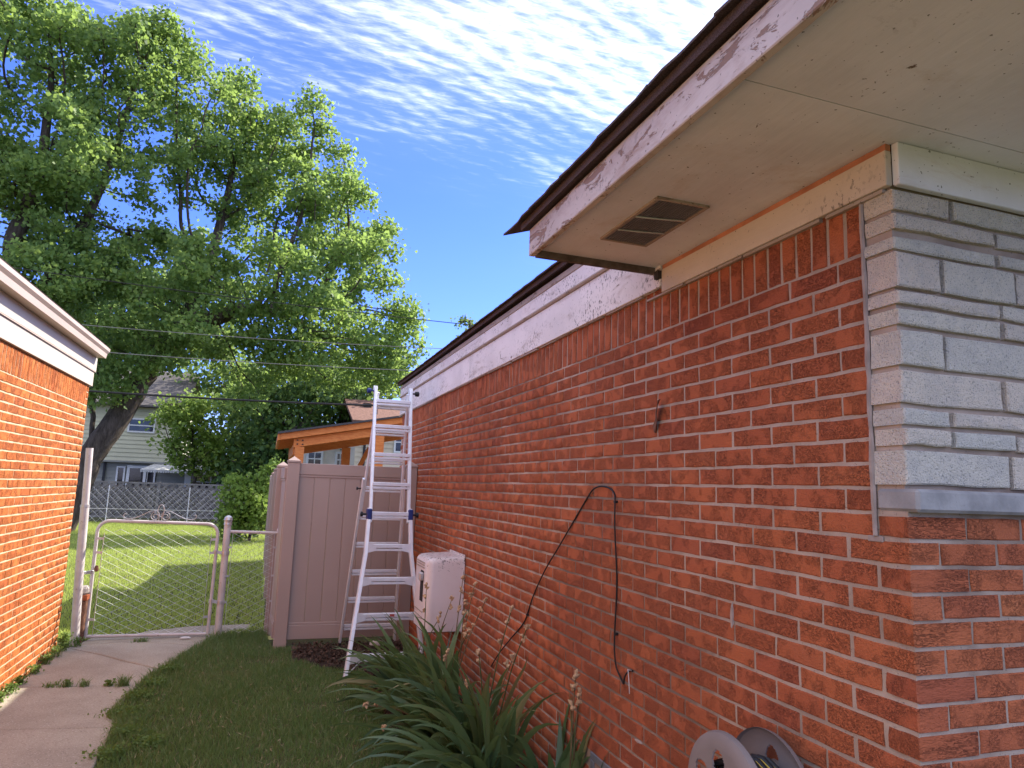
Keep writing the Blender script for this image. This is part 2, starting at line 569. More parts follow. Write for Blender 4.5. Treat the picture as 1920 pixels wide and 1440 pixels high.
class MB:
    def __init__(self):
        self.v, self.f = [], []

    def add(self, vs, fs):
        k = len(self.v)
        self.v.extend([tuple(map(float, p)) for p in vs])
        self.f.extend([tuple(i + k for i in q) for q in fs])
        return self

    def box(self, x0, x1, y0, y1, z0, z1):
        return self.add([(x0, y0, z0), (x1, y0, z0), (x1, y1, z0), (x0, y1, z0), (x0, y0, z1), (x1, y0, z1), (x1, y1, z1), (x0, y1, z1)],
                        [(0, 3, 2, 1), (4, 5, 6, 7), (0, 1, 5, 4), (1, 2, 6, 5), (2, 3, 7, 6), (3, 0, 4, 7)])

    def bar(self, p, q, w, h, up=(0, 0, 1)):
        """box of section w x h from p to q"""
        p, q, up = Vector(p), Vector(q), Vector(up)
        d = (q - p).normalized()
        s = d.cross(up).normalized()
        u = s.cross(d).normalized()
        vs = []
        for e in (p, q):
            for a, b in ((-1, -1), (1, -1), (1, 1), (-1, 1)):
                vs.append(e + s * a * w / 2 + u * b * h / 2)
        return self.add(vs, [(0, 1, 2, 3), (7, 6, 5, 4), (0, 4, 5, 1), (1, 5, 6, 2), (2, 6, 7, 3), (3, 7, 4, 0)])

    def tube(self, pts, r, n=6, caps=True):
        pts = [Vector(p) for p in pts]
        m = len(pts)
        rs = r if isinstance(r, (list, tuple)) else [r] * m
        t0 = (pts[1] - pts[0]).normalized()
        a = Vector((0, 0, 1)) if abs(t0.z) < .9 else Vector((1, 0, 0))
        s = t0.cross(a).normalized()
        vs = []
        for i in range(m):
            t_ = (pts[min(i + 1, m - 1)] - pts[max(i - 1, 0)]).normalized()
            s = (s - t_ * s.dot(t_)).normalized()
            u = t_.cross(s)
            for k in range(n):
                an = 2 * math.pi * k / n
                vs.append(pts[i] + (s * math.cos(an) + u * math.sin(an)) * rs[i])
        fs = []
        for i in range(m - 1):
            for k in range(n):
                k2 = (k + 1) % n
                fs.append((i * n + k, i * n + k2, (i + 1) * n + k2, (i + 1) * n + k))
        if caps:
            fs.append(tuple(range(n - 1, -1, -1)))
            fs.append(tuple((m - 1) * n + k for k in range(n)))
        return self.add(vs, fs)

    def prism(self, poly, z0, z1):
        """xy polygon (ccw) pulled from z0 to z1"""
        n = len(poly)
        vs = [(x, y, z0) for x, y in poly] + [(x, y, z1) for x, y in poly]
        fs = [tuple(range(n - 1, -1, -1)), tuple(range(n, 2 * n))]
        fs += [(i, (i + 1) % n, n + (i + 1) % n, n + i) for i in range(n)]
        return self.add(vs, fs)

    def profile(self, poly, axis, a, b):
        """polygon in the plane normal to axis ('x' or 'y') swept from a to b"""
        n = len(poly)
        def P(p, t_):
            return (t_, p[0], p[1]) if axis == 'x' else (p[0], t_, p[1])
        vs = [P(p, a) for p in poly] + [P(p, b) for p in poly]
        fs = [tuple(range(n - 1, -1, -1)), tuple(range(n, 2 * n))]
        fs += [(i, (i + 1) % n, n + (i + 1) % n, n + i) for i in range(n)]
        return self.add(vs, fs)

    def lathe(self, c, prof, axis='z', n=20):
        vs, fs = [], []
        m = len(prof)
        for r, h in prof:
            for k in range(n):
                a = 2 * math.pi * k / n
                x, y = r * math.cos(a), r * math.sin(a)
                p = (x, y, h) if axis == 'z' else ((h, x, y) if axis == 'x' else (x, h, y))
                vs.append((c[0] + p[0], c[1] + p[1], c[2] + p[2]))
        for i in range(m - 1):
            for k in range(n):
                k2 = (k + 1) % n
                fs.append((i * n + k, i * n + k2, (i + 1) * n + k2, (i + 1) * n + k))
        fs.append(tuple(range(n - 1, -1, -1)))
        fs.append(tuple((m - 1) * n + k for k in range(n)))
        return self.add(vs, fs)

    def mesh(self, name, bevel=0.0, smooth=False):
        me = bpy.data.meshes.new(name)
        me.from_pydata(self.v, [], self.f)
        bm = bmesh.new()
        bm.from_mesh(me)
        bmesh.ops.recalc_face_normals(bm, faces=bm.faces)
        if bevel:
            ed = [e for e in bm.edges if len(e.link_faces) == 2 and e.calc_face_angle(0) > .6]
            bmesh.ops.bevel(bm, geom=ed, offset=bevel, segments=1, affect='EDGES', clamp_overlap=True)
        bm.to_mesh(me)
        bm.free()
        if smooth:
            me.shade_smooth()
            if hasattr(me, 'set_sharp_from_angle'):
                me.set_sharp_from_angle(angle=math.radians(40))
        return me

    def build(self, name, mat, parent=None, bevel=0.0, smooth=False):
        """a part in place; a top-level mesh gets its origin at its base"""
        if parent is None:
            a = np.array(self.v)
            base = Vector(((a[:, 0].min() + a[:, 0].max()) / 2, (a[:, 1].min() + a[:, 1].max()) / 2, a[:, 2].min()))
            self.v = [(x - base.x, y - base.y, z - base.z) for x, y, z in self.v]
            o = link_mesh(name, self.mesh(name, bevel, smooth), mat)
            o.location = base
            return o
        return link_mesh(name, self.mesh(name, bevel, smooth), mat, parent)


def np_mesh(name, verts, faces, mat, parent=None, smooth=False, base=None):
    """fast mesh from arrays; all faces have the same number of corners"""
    verts = np.asarray(verts, dtype=np.float32)
    faces = np.asarray(faces, dtype=np.int32)
    if base is not None:
        verts = verts - np.asarray(base, dtype=np.float32)
    me = bpy.data.meshes.new(name)
    k = faces.shape[1]
    me.vertices.add(len(verts))
    me.vertices.foreach_set('co', verts.ravel())
    me.loops.add(faces.size)
    me.loops.foreach_set('vertex_index', faces.ravel())
    me.polygons.add(len(faces))
    me.polygons.foreach_set('loop_start', np.arange(0, faces.size, k, dtype=np.int32))
    me.polygons.foreach_set('loop_total', np.full(len(faces), k, dtype=np.int32))
    if smooth:
        me.polygons.foreach_set('use_smooth', np.ones(len(faces), dtype=bool))
    me.update(calc_edges=True)
    me.validate()
    o = link_mesh(name, me, mat, parent)
    if base is not None and parent is None:
        o.location = base
    return o


# ------------------------------------------------------------------ bricks
BL, BH, BD = .1937, .0553, .06
MOD, CH = .2032, .065785


def brick_mesh(l, h, d, seed, jit=.0017, bev=.003, bulge=.0006):
    r = random.Random(seed)
    j = lambda a=jit: r.uniform(-a, a)
    x, z = l / 2, h / 2
    ring = [(-x, -z), (-x / 3, -z), (x / 3, -z), (x, -z), (x, 0), (x, z), (x / 3, z), (-x / 3, z), (-x, z), (-x, 0)]
    outer = [(px + j(), pz + j()) for px, pz in ring]
    vs = []
    for (px, pz) in outer:                 # proud face
        sx = 1 - bev / x if abs(px) > x * .6 else 1
        vs.append((px * sx, j(.0007), pz * (1 - bev / z if abs(pz) > z * .6 else 1)))
    vs += [(px, bev * .9, pz) for px, pz in outer]
    vs += [(px, d, pz) for px, pz in outer]
    vs.append((j(.01), -bulge + j(.0008), j(.006)))
    n = 10
    fs = [(i, (i + 1) % n, 3 * n) for i in range(n)]
    for a in (0, n):
        fs += [(a + i, a + n + i, a + n + (i + 1) % n, a + (i + 1) % n) for i in range(n)]
    me = bpy.data.meshes.new('brick')
    me.from_pydata(vs, [], fs)
    return me


def variants(l, h, d, mat, n=8, seed=0, **kw):
    out = []
    for i in range(n):
        me = brick_mesh(l, h, d, seed + i, **kw)
        me.materials.append(MT[mat])
        out.append(me)
    return out


def see(p, nrm):
    """how large a small face at p with that normal shows"""
    d = np.array(p) - CAM
    dist = np.linalg.norm(d)
    c = -(d @ np.array(nrm)) / dist
    zf = d @ CF
    if zf < .1 or c <= 0:
        return c * .0001 / dist ** 2
    x, y = (d @ CR) / zf, (d @ CU) / zf
    inside = abs(x) < .76 and abs(y) < .58
    return c / dist ** 2 * (1.0 if inside else .001)


def lay(bricks, meshes, parent, mat, limit=300, name='brick'):
    """bricks: (centre, rotz, scale, normal); the largest in view become objects, the rest one mesh"""
    bricks = sorted(bricks, key=lambda b: -see(b[0], b[3]) * b[2][0])
    pv = -Vector(parent.location)
    for i, (c, rz, s, n) in enumerate(bricks[:limit]):
        o = bpy.data.objects.new(name, meshes[random.randrange(len(meshes))])
        COL.objects.link(o)
        o.location = c
        o.rotation_euler = (random.uniform(-.004, .004), random.uniform(-.004, .004), rz + random.uniform(-.006, .006))
        o.scale = s
        o.parent = parent
        o.matrix_parent_inverse = Matrix.Translation(pv)
    rest = bricks[limit:]
    if rest:
        V, F, k = [], [], 0
        arr = []
        for me in meshes:
            a = np.array([v.co[:] for v in me.vertices])
            me.calc_loop_triangles()
            arr.append((a, np.array([t_.vertices[:] for t_ in me.loop_triangles])))
        for c, rz, s, n in rest:
            a, f_ = arr[random.randrange(len(arr))]
            p = a * np.array(s)
            cz, sz = math.cos(rz), math.sin(rz)
            q = np.stack([p[:, 0] * cz - p[:, 1] * sz, p[:, 0] * sz + p[:, 1] * cz, p[:, 2]], 1) + np.array(c) + RNG.uniform(-.001, .001, 3)
            V.append(q)
            F.append(f_ + k)
            k += len(a)
        o = np_mesh(name, np.concatenate(V), np.concatenate(F), mat, parent)
        o['kind'] = 'stuff'


# ================================================================== SETTING
ZS = 2.3428        # underside of the soldier course on both brick buildings
g_ = MB()
g_.add([(-300, -300, -.012), (300, -300, -.012), (300, 300, -.012), (-300, 300, -.012)], [(0, 1, 2, 3)])
structure(g_.build('ground', 'soil_lawn'))

walk = structure(empty('sidewalk', (-2.8, 4.5, -.012)))
walk['label'] = 'worn concrete walk of cracked slabs along the sunlit brick wall'
SLABS = [
    [(-3.27, -2.0), (-2.34, -2.0), (-2.34, 1.05), (-3.27, 1.08)],
    [(-3.27, 1.09), (-2.34, 1.06), (-2.34, 3.10), (-3.27, 3.20)],
    [(-3.27, 3.212), (-2.34, 3.112), (-2.36, 3.74), (-2.355, 4.072), (-3.27, 4.225)],
    [(-3.27, 4.238), (-2.355, 4.085), (-2.43, 4.5), (-2.42, 4.75), (-2.385, 5.085), (-3.27, 5.225)],
    [(-3.27, 5.240), (-2.385, 5.098), (-2.295, 5.58), (-2.62, 5.915), (-2.86, 6.20), (-3.235, 6.575), (-3.27, 6.4)],
    [(-3.22, 6.58), (-2.85, 6.212), (-2.61, 5.927), (-2.287, 5.592), (-2.18, 6.05), (-2.05, 6.47), (-2.60, 6.72), (-3.1, 6.70)],
    [(-3.18, 6.715), (-2.60, 6.735), (-2.045, 6.485), (-1.96, 6.78), (-1.90, 6.98), (-3.12, 7.0)],
    [(-2.85, 7.012), (-1.90, 6.992), (-1.62, 7.20), (-1.60, 7.50), (-2.2, 7.48), (-2.6, 7.30)],
]
for i, s in enumerate(SLABS):
    b_ = MB().prism(s, -.08, random.uniform(-.004, .006))
    b_.build('slab', 'concrete', walk, bevel=.007)

# ================================================================== BRICK HOUSE (right)
house = thing('brick_house', 'red brick house with peeling white trim and overhanging soffit along the lawn', 'house', (0, 0, 0))
WY = 7.44
core = MB()
core.box(.0035, 9.0, .0035, WY - .02, -.3, 1.63)
core.box(.0035, 9.0, .010, WY - .02, 1.631, 2.60)
core.build('wall', 'mortar', house)

rb = variants(BL, BH, BD, 'red_brick', 10, 100)
side, front = [], []
WIN = (.95, 1.81, .445)


def side_brick(a, b, zc, depth=BD):
    l = (b - a) * MOD - .0095
    y = (a + b) / 2 * MOD
    if WIN[0] < y < WIN[1] + .04 and zc < WIN[2] + .02:
        return
    if y + l / 2 > WY:
        return
    side.append(((random.uniform(-.0015, .0015), y, zc), -math.pi / 2, (l / BL, depth / BD, 1), (-1, 0, 0)))


NC = 36
for k in range(1, NC + 1):
    zc = ZS - (k - .5) * CH
    odd = k % 2 == 1
    if k <= 12:
        edges = [.5, 1.0] if odd else [.5, 1.5]
    else:
        edges = [0, 1.0] if odd else [0, .5, 1.5]
    while edges[-1] < 37:
        edges.append(edges[-1] + 1)
    for a, b in zip(edges, edges[1:]):
        if k > 12 and a == 0:
            l = (b - a) * MOD - .0095
            dep = .0968 if odd else BL
            side.append(((0, l / 2 + .0002, zc), -math.pi / 2, (l / BL, dep / BD, 1), (-1, -.3, 0)))
        else:
            side_brick(a, b, zc)
    if k >= 12:
        x = .0968 + .0095 if odd else MOD
        if k == 12:
            l = .5 * MOD - .0095
            side.append(((0, l / 2 + .0002, zc), -math.pi / 2, (l / BL, BL / BD, 1), (-1, -.3, 0)))
        while x < 2.6:
            front.append(((x + BL / 2, 0, zc), 0.0, (1, 1, 1), (0, -1, 0)))
            x += MOD
lay(side + front, rb, house, 'red_brick', 300)

sv = variants(.0568, .190, .06, 'red_brick', 8, 300)
sold = []
y = .5 * MOD + .035
while y < WY - .03:
    sold.append(((random.uniform(-.0015, .0015), y, ZS + .0985), -math.pi / 2, (1, 1, 1), (-1, 0, 0)))
    y += .0677
lay(sold, sv, house, 'red_brick', 300, 'soldier_brick')

for (sy, sz, w_, h_) in ((.722, 1.245, .014, .075), (1.36, .63, .045, .010)):
    rr_ = random.Random(int(sy * 1000))
    n_ = 12
    pl_ = [(sy + math.cos(a_ * 2 * math.pi / n_) * w_ * .5 * rr_.uniform(.7, 1.2), sz + math.sin(a_ * 2 * math.pi / n_) * h_ * .5 * rr_.uniform(.7, 1.2)) for a_ in range(n_)]
    sm = MB().add([(-.0045, *p_) for p_ in pl_] + [(.002, p_[0] + (p_[0] - sy) * .25, p_[1] + (p_[1] - sz) * .2) for p_ in pl_],
                  [tuple(range(n_))] + [(a_, (a_ + 1) % n_, n_ + (a_ + 1) % n_, n_ + a_) for a_ in range(n_)])
    sm.build('mortar_smear', 'caulk', house, smooth=True)

# ledge stone and rough faced stones of the front
MB().box(-.004, 2.6, -.034, .0945, 1.626, 1.684).build('sill', 'sill_stone', house, bevel=.008)
ROWS = [(1.696, 1.783), (1.798, 1.839), (1.852, 1.891), (1.906, 1.991), (2.005, 2.099), (2.114, 2.158), (2.170, 2.207), (2.218, 2.311), (2.323, 2.359), (2.382, 2.421), (2.436, 2.492)]
FIRST = [.372, .160, .160, .362, .150, .375, .375, .152, .375, .372, .205]
r_ = random.Random(5)
for i, ((z0, z1), f0) in enumerate(zip(ROWS, FIRST)):
    x = 0.0
    l = f0
    while x < 2.4:
        d = .0915 if x == 0 else .06
        me = brick_mesh(l, z1 - z0, d + .008, 700 + i * 20 + int(x * 10), jit=.0026, bev=.004, bulge=.003)
        o = link_mesh('stone', me, 'lime_stone', house)
        yo = r_.uniform(-.010, -.003)
        o.location = (x + l / 2 - (.004 if x == 0 else 0), yo, (z0 + z1) / 2)
        x += l + .013
        l = r_.uniform(.17, .42) if z1 - z0 < .06 else r_.uniform(.2, .36)
cb = MB()
pts = [(-.0035 + random.uniform(-.001, .001), .5 * MOD + random.uniform(-.0015, .0015), 1.56 + i * .047) for i in range(21)]
cb.tube(pts, [random.uniform(.0055, .0085) for _ in pts], 6)
cb.build('caulk_joint', 'caulk', house, smooth=True)
MB().box(-.003, .003, .5 * MOD - .022, .5 * MOD + .028, ZS - 12 * CH - .010, ZS - 12 * CH + .006).build('caulk_joint', 'caulk', house, bevel=.002)

# basement window low in the wall
wf = MB()
wf.box(-.004, .03, WIN[0], WIN[1], .405, .44).box(-.004, .03, WIN[1] - .035, WIN[1], -.01, .405).box(-.004, .03, WIN[0], WIN[0] + .035, -.01, .405)
bw = wf.build('basement_window', 'well_metal', house, bevel=.003)
MB().box(.0045, .0075, WIN[0] + .03, WIN[1] - .03, 0, .41).build('pane', 'window_glass', bw)

# trim boards
for a, b in ((1.158, 4.196), (4.204, 7.475)):
    MB().box(-.024, .0, a, b, 2.527, 2.745).build('frieze_board', 'frieze_paint', house, bevel=.002)
for a, b in ((1.225, 2.046), (2.052, 5.10), (5.106, 7.475)):
    MB().box(-.030, .0, a, b, 2.767, 2.855).build('frieze_board', 'frieze_paint', house, bevel=.002)
MB().box(-.034, .0, 1.225, 7.478, 2.8565, 2.893).build('crown_board', 'trim_dirty', house, bevel=.002)
bd = MB()
bd.profile([(-.0, 2.7455), (-.034, 2.7455), (-.041, 2.754), (-.034, 2.7655), (0, 2.7665)], 'y', 1.225, 7.476)
bd.build('bead_molding', 'trim_dirty', house)
MB().box(-.022, .0, -.002, 1.152, 2.499, 2.600).build('frieze_board', 'new_trim', house, bevel=.002)
MB().box(-.017, .0, .0, 1.152, 2.601, 2.6195).build('bare_trim_strip', 'bare_wood', house)
MB().box(.002, 9.0, -.022, .0, 2.499, 2.6195).build('frieze_board', 'soffit_paint', house, bevel=.002)
dg = MB()
yy = .02
while yy < 7.4:
    l = random.uniform(.12, .5)
    z_ = 2.498 if yy < 1.15 else 2.526
    dg.box(-.012 - random.uniform(0, .006), .0, yy, yy + l, z_ - random.uniform(.004, .012), z_ - .0008)
    yy += l + random.uniform(0, .05)
dg.build('old_sealant', 'trim_dirty', house)

# overhanging soffit, fascia and roof
for a, b in ((-.66, -.105), (-.102, 1.198)):
    MB().box(-.574, -.0005 if a > -.2 else 9.5, a, b, 2.6205, 2.633).build('soffit_panel', 'soffit_paint', house)
MB().box(.0, 9.5, -.102, .0, 2.6208, 2.6325).build('soffit_panel', 'soffit_paint', house)
MB().box(-.602, -.5755, -.69, 1.226, 2.598, 2.712).build('fascia_board', 'fascia_paint', house, bevel=.003)
MB().box(-.602, 9.5, -.715, -.691, 2.598, 2.715).build('fascia_board', 'fascia_paint', house, bevel=.003)
eb = MB()
eb.profile([(-.575, 2.594), (-.001, 2.594), (-.001, 2.905), (-.575, 2.712)], 'y', 1.200, 1.224)
eb.build('end_board', 'dark_trim', house, bevel=.002)
MB().box(-.040, -.022, 1.150, 1.182, 2.560, 2.594).build('end_board', 'dark_gap', house)
roof = MB()
SL = .342
for y0, y1, x0 in ((-.74, 1.255, -.630), (1.256, 7.56, -.066)):
    z0 = 2.735 + (x0 + .65) * SL
    roof.profile([(x0, z0 - .030), (4.5, 4.466), (9.6, 2.722), (9.6, 2.752), (4.5, 4.496), (x0, z0)], 'y', y0, y1)
roof_o = roof.build('roof', 'shingle', house)
for y0, y1, xa in ((-.685, -.655, -.57), (7.40, 7.44, -.02)):
    MB().profile([(xa, 2.634), (9.4, 2.634), (9.4, 2.75), (4.5, 4.455), (xa, 2.69 + (xa + .65) * SL)], 'y', y0, y1).build('gable_wall', 'frieze_paint', house)
shm = []
for i in range(5):
    rr = random.Random(40 + i)
    m_ = MB()
    n = 5
    pl = [(-.0 - rr.uniform(0, .012), -.152 + .304 * j / (n - 1)) for j in range(n)] + [(.30, .152), (.30, -.152)]
    vs = [(x, y_, x * SL + .002) for x, y_ in pl] + [(x, y_, x * SL + .010) for x, y_ in pl]
    k = len(pl)
    m_.add(vs, [tuple(range(k)), tuple(range(2 * k - 1, k - 1, -1))] + [(a, (a + 1) % k, k + (a + 1) % k, k + a) for a in range(k)])
    me = m_.mesh('shingle')
    me.materials.append(MT['shingle'])
    shm.append(me)
for y0, y1, x0 in ((-.74, 1.27, -.650), (1.40, 7.56, -.085)):
    for crs in range(2):
        y = y0 + .15 + (.15 if crs else 0)
        while y < y1:
            o = bpy.data.objects.new('shingle', shm[random.randrange(5)])
            COL.objects.link(o)
            xx = x0 + crs * .135 + random.uniform(-.004, .004)
            o.location = (xx, y, 2.7365 + (xx + .65) * SL + crs * .009)
            o.parent = roof_o
            y += .305

# soffit vent
vt = MB()
VX0, VX1, VY0, VY1 = -.392, -.215, .555, .955
vt.box(VX0 - .012, VX1 + .012, VY0 - .012, VY0, 2.612, 2.6202).box(VX0 - .012, VX1 + .012, VY1, VY1 + .012, 2.612, 2.6202)
vt.box(VX0 - .012, VX0, VY0, VY1, 2.612, 2.6202).box(VX1, VX1 + .012, VY0, VY1, 2.612, 2.6202)
vent = vt.build('soffit_vent', 'trim_dirty', house)
MB().box(VX0, VX1, VY0, VY1, 2.6188, 2.6203).build('opening_shade', 'dark_gap', vent)  # dark sheet standing in for the shaded inside of the vent
sl = MB().bar((0, VY0 + .001, 0), (0, VY1 - .001, 0), .0035, .005).mesh('slat')
sl.materials.append(MT['well_metal'])
nS = 17
for i in range(nS):
    o = link_mesh('slat', sl, None, vent)
    o.location = (VX0 + (i + .5) * (VX1 - VX0) / nS, 0, 2.616)
for yv in (.69, .825):
    MB().tube([(VX0, yv + .02, 2.6125), ((VX0 + VX1) / 2, yv, 2.610), (VX1, yv - .012, 2.6125)], .004, 6).build('bar', 'galvanized', vent)

# ================================================================== LEFT BRICK BUILDING
shed = thing('brick_garage', 'orange sunlit brick garage with beige fascia and gutter at the left edge', 'garage', (-3.3, 6.5, 0))
LX, LY = -3.30, 6.50
MB().box(-9.0, LX - .0035, -1.5, LY - .0035, -.3, 2.6).build('wall', 'mortar_light', shed)
ob = variants(BL, BH, BD, 'orange_brick', 10, 500)
lb = []
for k in range(1, NC + 1):
    zc = ZS - .025 - (k - .5) * CH
    s0 = 0 if k % 2 else -.5
    for i in range(0, 34):
        a, b = s0 + i, s0 + i + 1
        a = max(a, 0)
        l = (b - a) * MOD - .0095
        y = LY - (a + b) / 2 * MOD
        if y < .2:
            break
        dep = BD if a > 0 else (.0968 if b - a > .6 else BL)
        lb.append(((LX + random.uniform(-.0015, .0015), y, zc), math.pi / 2, (l / BL, dep / BD, 1), (1, 0, 0)))
lay(lb, ob, shed, 'orange_brick', 300)
osv = variants(.0568, .190, .06, 'orange_brick', 8, 540)
ls = []
y = LY - .11
while y > .2:
    ls.append(((LX, y, ZS - .025 + .0985), math.pi / 2, (1, 1, 1), (1, 0, 0)))
    y -= .0677
for z_ in (ZS + .008, ZS + .073, ZS + .139):
    ls.append(((LX, LY - .037, z_), math.pi / 2, (1.15, 1.5, .28), (1, 0, 0)))
lay(ls, osv, shed, 'orange_brick', 300, 'soldier_brick')
MB().box(LX, LX + .022, -1.5, LY + .02, 2.515, 2.660).build('fascia_board', 'beige_siding', shed, bevel=.003)
MB().box(LX, LX + .034, -1.5, LY + .035, 2.667, 2.803).build('fascia_board', 'beige_siding', shed, bevel=.003)
MB().box(LX, LX + .034, -1.5, LY + .03, 2.6605, 2.6665).build('bead_molding', 'gutter_metal', shed)
MB().box(LX - .4, LX + .106, -1.5, LY - .02, 2.804, 2.814).build('soffit_panel', 'beige_siding', shed)
gt = MB()
gt.profile([(LX + .106, 2.802), (LX + .120, 2.800), (LX + .128, 2.845), (LX + .147, 2.868), (LX + .150, 2.897), (LX + .106, 2.899)], 'y', -1.5, LY - .03)
gt.build('gutter', 'gutter_metal', shed)
rf = MB()
rf.profile([(LX + .125, 2.900), (-6.2, 3.86), (-9.2, 2.86), (-9.2, 2.885), (-6.2, 3.885), (LX + .14, 2.914)], 'y', -1.5, LY - .01)
rf.build('roof', 'grey_roof', shed)
MB().box(-8.9, LX - .01, LY - .002, LY + .018, 2.52, 2.80).build('fascia_board', 'beige_siding', shed)


# ================================================================== GATE AND CHAIN LINK
def arc(c, r, a0, a1, n, plane='xz', y=0.0):
    out = []
    for i in range(n + 1):
        a = math.radians(a0 + (a1 - a0) * i / n)
        out.append((c[0] + r * math.cos(a), y, c[1] + r * math.sin(a)))
    return out


def chain_wires(parent, x0, x1, y, z0, z1, pitch=.074, r=.0023, zf=None):
    n = int(round((x1 - x0) / (pitch / 1)))
    p = (x1 - x0) / n
    for i in range(n):
        xa, xb = x0 + i * p - .003, x0 + (i + 1) * p + .003
        z, k, pts = z0, 0, []
        while z < z1 + .001:
            sag = random.uniform(-.0015, .0015)
            pts.append(((xa if (k + i) % 2 == 0 else xb), y + (.003 if (k + i) % 2 == 0 else -.003), z + sag))
            z += p * .52
            k += 1
        MB().tube(pts, r, 4, caps=False).build('wire', 'wire_zinc', parent)


GY = 6.90
gate = thing('chain_link_gate', 'single chain-link garden gate with rounded pipe frame and scroll on top', 'gate', (-2.58, GY, 0))
fr = [(-3.15, GY, .02), (-3.153, GY, .5), (-3.156, GY, 1.07)] + arc((-3.046, 1.07), .11, 180, 90, 6, y=GY) + [(-2.58, GY, 1.172)] + \
    [(p[0], p[1], p[2]) for p in arc((-2.12, 1.052), .11, 90, 0, 6, y=GY)] + [(-2.012, GY, .5), (-2.018, GY, .02)]
MB().tube(fr, .0175, 10).build('frame', 'painted_pipe', gate, smooth=True)
MB().tube([(-3.15, GY, .035), (-2.018, GY, .025)], .0165, 10).build('bottom_rail', 'painted_pipe', gate, smooth=True)
chain_wires(gate, -3.085, -2.075, GY - .012, .045, 1.10)
for x_ in (-3.088, -2.072):
    MB().bar((x_, GY - .012, .05), (x_, GY - .012, 1.06), .012, .004, (1, 0, 0)).build('tension_bar', 'galvanized', gate)
    for z_ in (.20, .86, 1.0):
        xe = -3.153 if x_ < -2.6 else -2.013
        MB().bar((x_, GY - .012, z_), (xe, GY - .012, z_ + .002), .024, .005, (0, 1, 0)).build('clamp', 'galvanized', gate)
orn = MB()
cx0 = -2.585
R_ = .0042
loop = [(cx0 + .030 * math.sin(t_) * (1.0 if t_ < 3.2 else 1), GY, 1.285 - .062 * math.cos(t_) + .008) for t_ in [i * 2 * math.pi / 18 for i in range(19)]]
orn.tube(loop, R_, 6)
for s in (-1, 1):
    sp = []
    for i in range(26):
        a = math.pi / 2 + i * .36
        rr = .046 - .0013 * i
        sp.append((cx0 + s * (.050 - rr * math.cos(a) * 1.0), GY, 1.232 + rr * math.sin(a)))
    orn.tube(sp, R_, 6)
    arm = [(cx0 + s * .014, GY, 1.18), (cx0 + s * .012, GY, 1.26), (cx0 + s * .040, GY, 1.292), (cx0 + s * .10, GY, 1.285), (cx0 + s * .17, GY, 1.245), (cx0 + s * .24, GY, 1.212), (cx0 + s * .30, GY, 1.203), (cx0 + s * .335, GY, 1.212), (cx0 + s * .350, GY, 1.236), (cx0 + s * .338, GY, 1.255), (cx0 + s * .318, GY, 1.250)]
    orn.tube(arm, R_, 6)
orn.build('scroll_ornament', 'galvanized', gate, smooth=True)
lt = MB()
lt.bar((-3.225, 6.80, .668), (-3.14, GY - .004, .668), .014, .032)
latch = lt.build('latch', 'galvanized', gate, bevel=.003)
MB().lathe((-3.118, GY - .03, .70), [(.004, -.03), (.020, -.02), (.022, .0), (.014, .03), (.004, .035)], n=8).build('padlock', 'rust', latch, smooth=True)
for z_ in (.87, .36):
    hg = MB()
    hg.lathe((-2.014, GY, z_), [(.024, -.018), (.024, .018)], n=12)
    hg.lathe((-1.918, GY, z_ - .012), [(.043, -.018), (.043, .018)], n=14)
    hg.bar((-2.0, GY - .02, z_), (-1.95, GY - .02, z_ - .010), .02, .03)
    hg.build('hinge', 'galvanized', gate)

gp = thing('gate_post', 'thick galvanized gate post with domed cap between gate and side fence', 'post', (-1.918, GY, 0))
MB().lathe((-1.918, GY, -.1), [(.036, 0), (.036, 1.27)], n=18).build('pipe', 'painted_pipe', gp, smooth=True)
MB().lathe((-1.918, GY, 1.155), [(.041, 0), (.043, .006), (.041, .012), (.041, .045), (.045, .050), (.045, .060), (.040, .066), (.040, .080), (.028, .094), (.008, .104)], n=18).build('cap', 'galvanized', gp, smooth=True)

cf = thing('chain_link_fence', 'short chain-link panel between gate post and taupe vinyl fence', 'fence', (-1.64, GY, 0))
MB().tube([(-1.885, GY, 1.085), (-1.395, GY, 1.075)], .017, 10).build('top_rail', 'painted_pipe', cf, smooth=True)
chain_wires(cf, -1.855, -1.425, GY - .012, .03, 1.10)
for x_, zt in ((-1.857, 1.09), (-1.428, 1.06)):
    MB().bar((x_, GY - .012, .03), (x_, GY - .012, zt), .012, .004, (1, 0, 0)).build('tension_bar', 'galvanized', cf)
lp = MB().lathe((-1.385, GY, -.1), [(.021, 0), (.021, 1.18), (.024, 1.19), (.024, 1.215), (.008, 1.235)], n=12)
lp.build('post', 'painted_pipe', cf, smooth=True)
for z_ in (.35, .62, .92):
    MB().bar((-1.43, GY - .014, z_), (-1.37, GY - .014, z_), .02, .006, (0, 1, 0)).build('clamp', 'galvanized', cf)
    MB().bar((-1.86, GY - .03, z_), (-1.90, GY - .036, z_), .02, .006, (0, 1, 0)).build('clamp', 'galvanized', cf)

tp = thing('pipe_post', 'tall leaning steel pipe standing against the garage corner beside the gate', 'post', (-3.205, 6.74, 0))
MB().tube([(-3.205, 6.74, -.05), (-3.238, 6.74, .66), (-3.262, 6.74, 1.34)], .040, 16).build('lower_pipe', 'painted_pipe', tp, smooth=True)
MB().tube([(-3.261, 6.74, 1.33), (-3.283, 6.74, 1.91)], .034, 16).build('upper_pipe', 'painted_pipe', tp, smooth=True)
MB().tube([(-3.2605, 6.74, 1.318), (-3.262, 6.74, 1.345)], .043, 16).build('coupling', 'galvanized', tp, smooth=True)

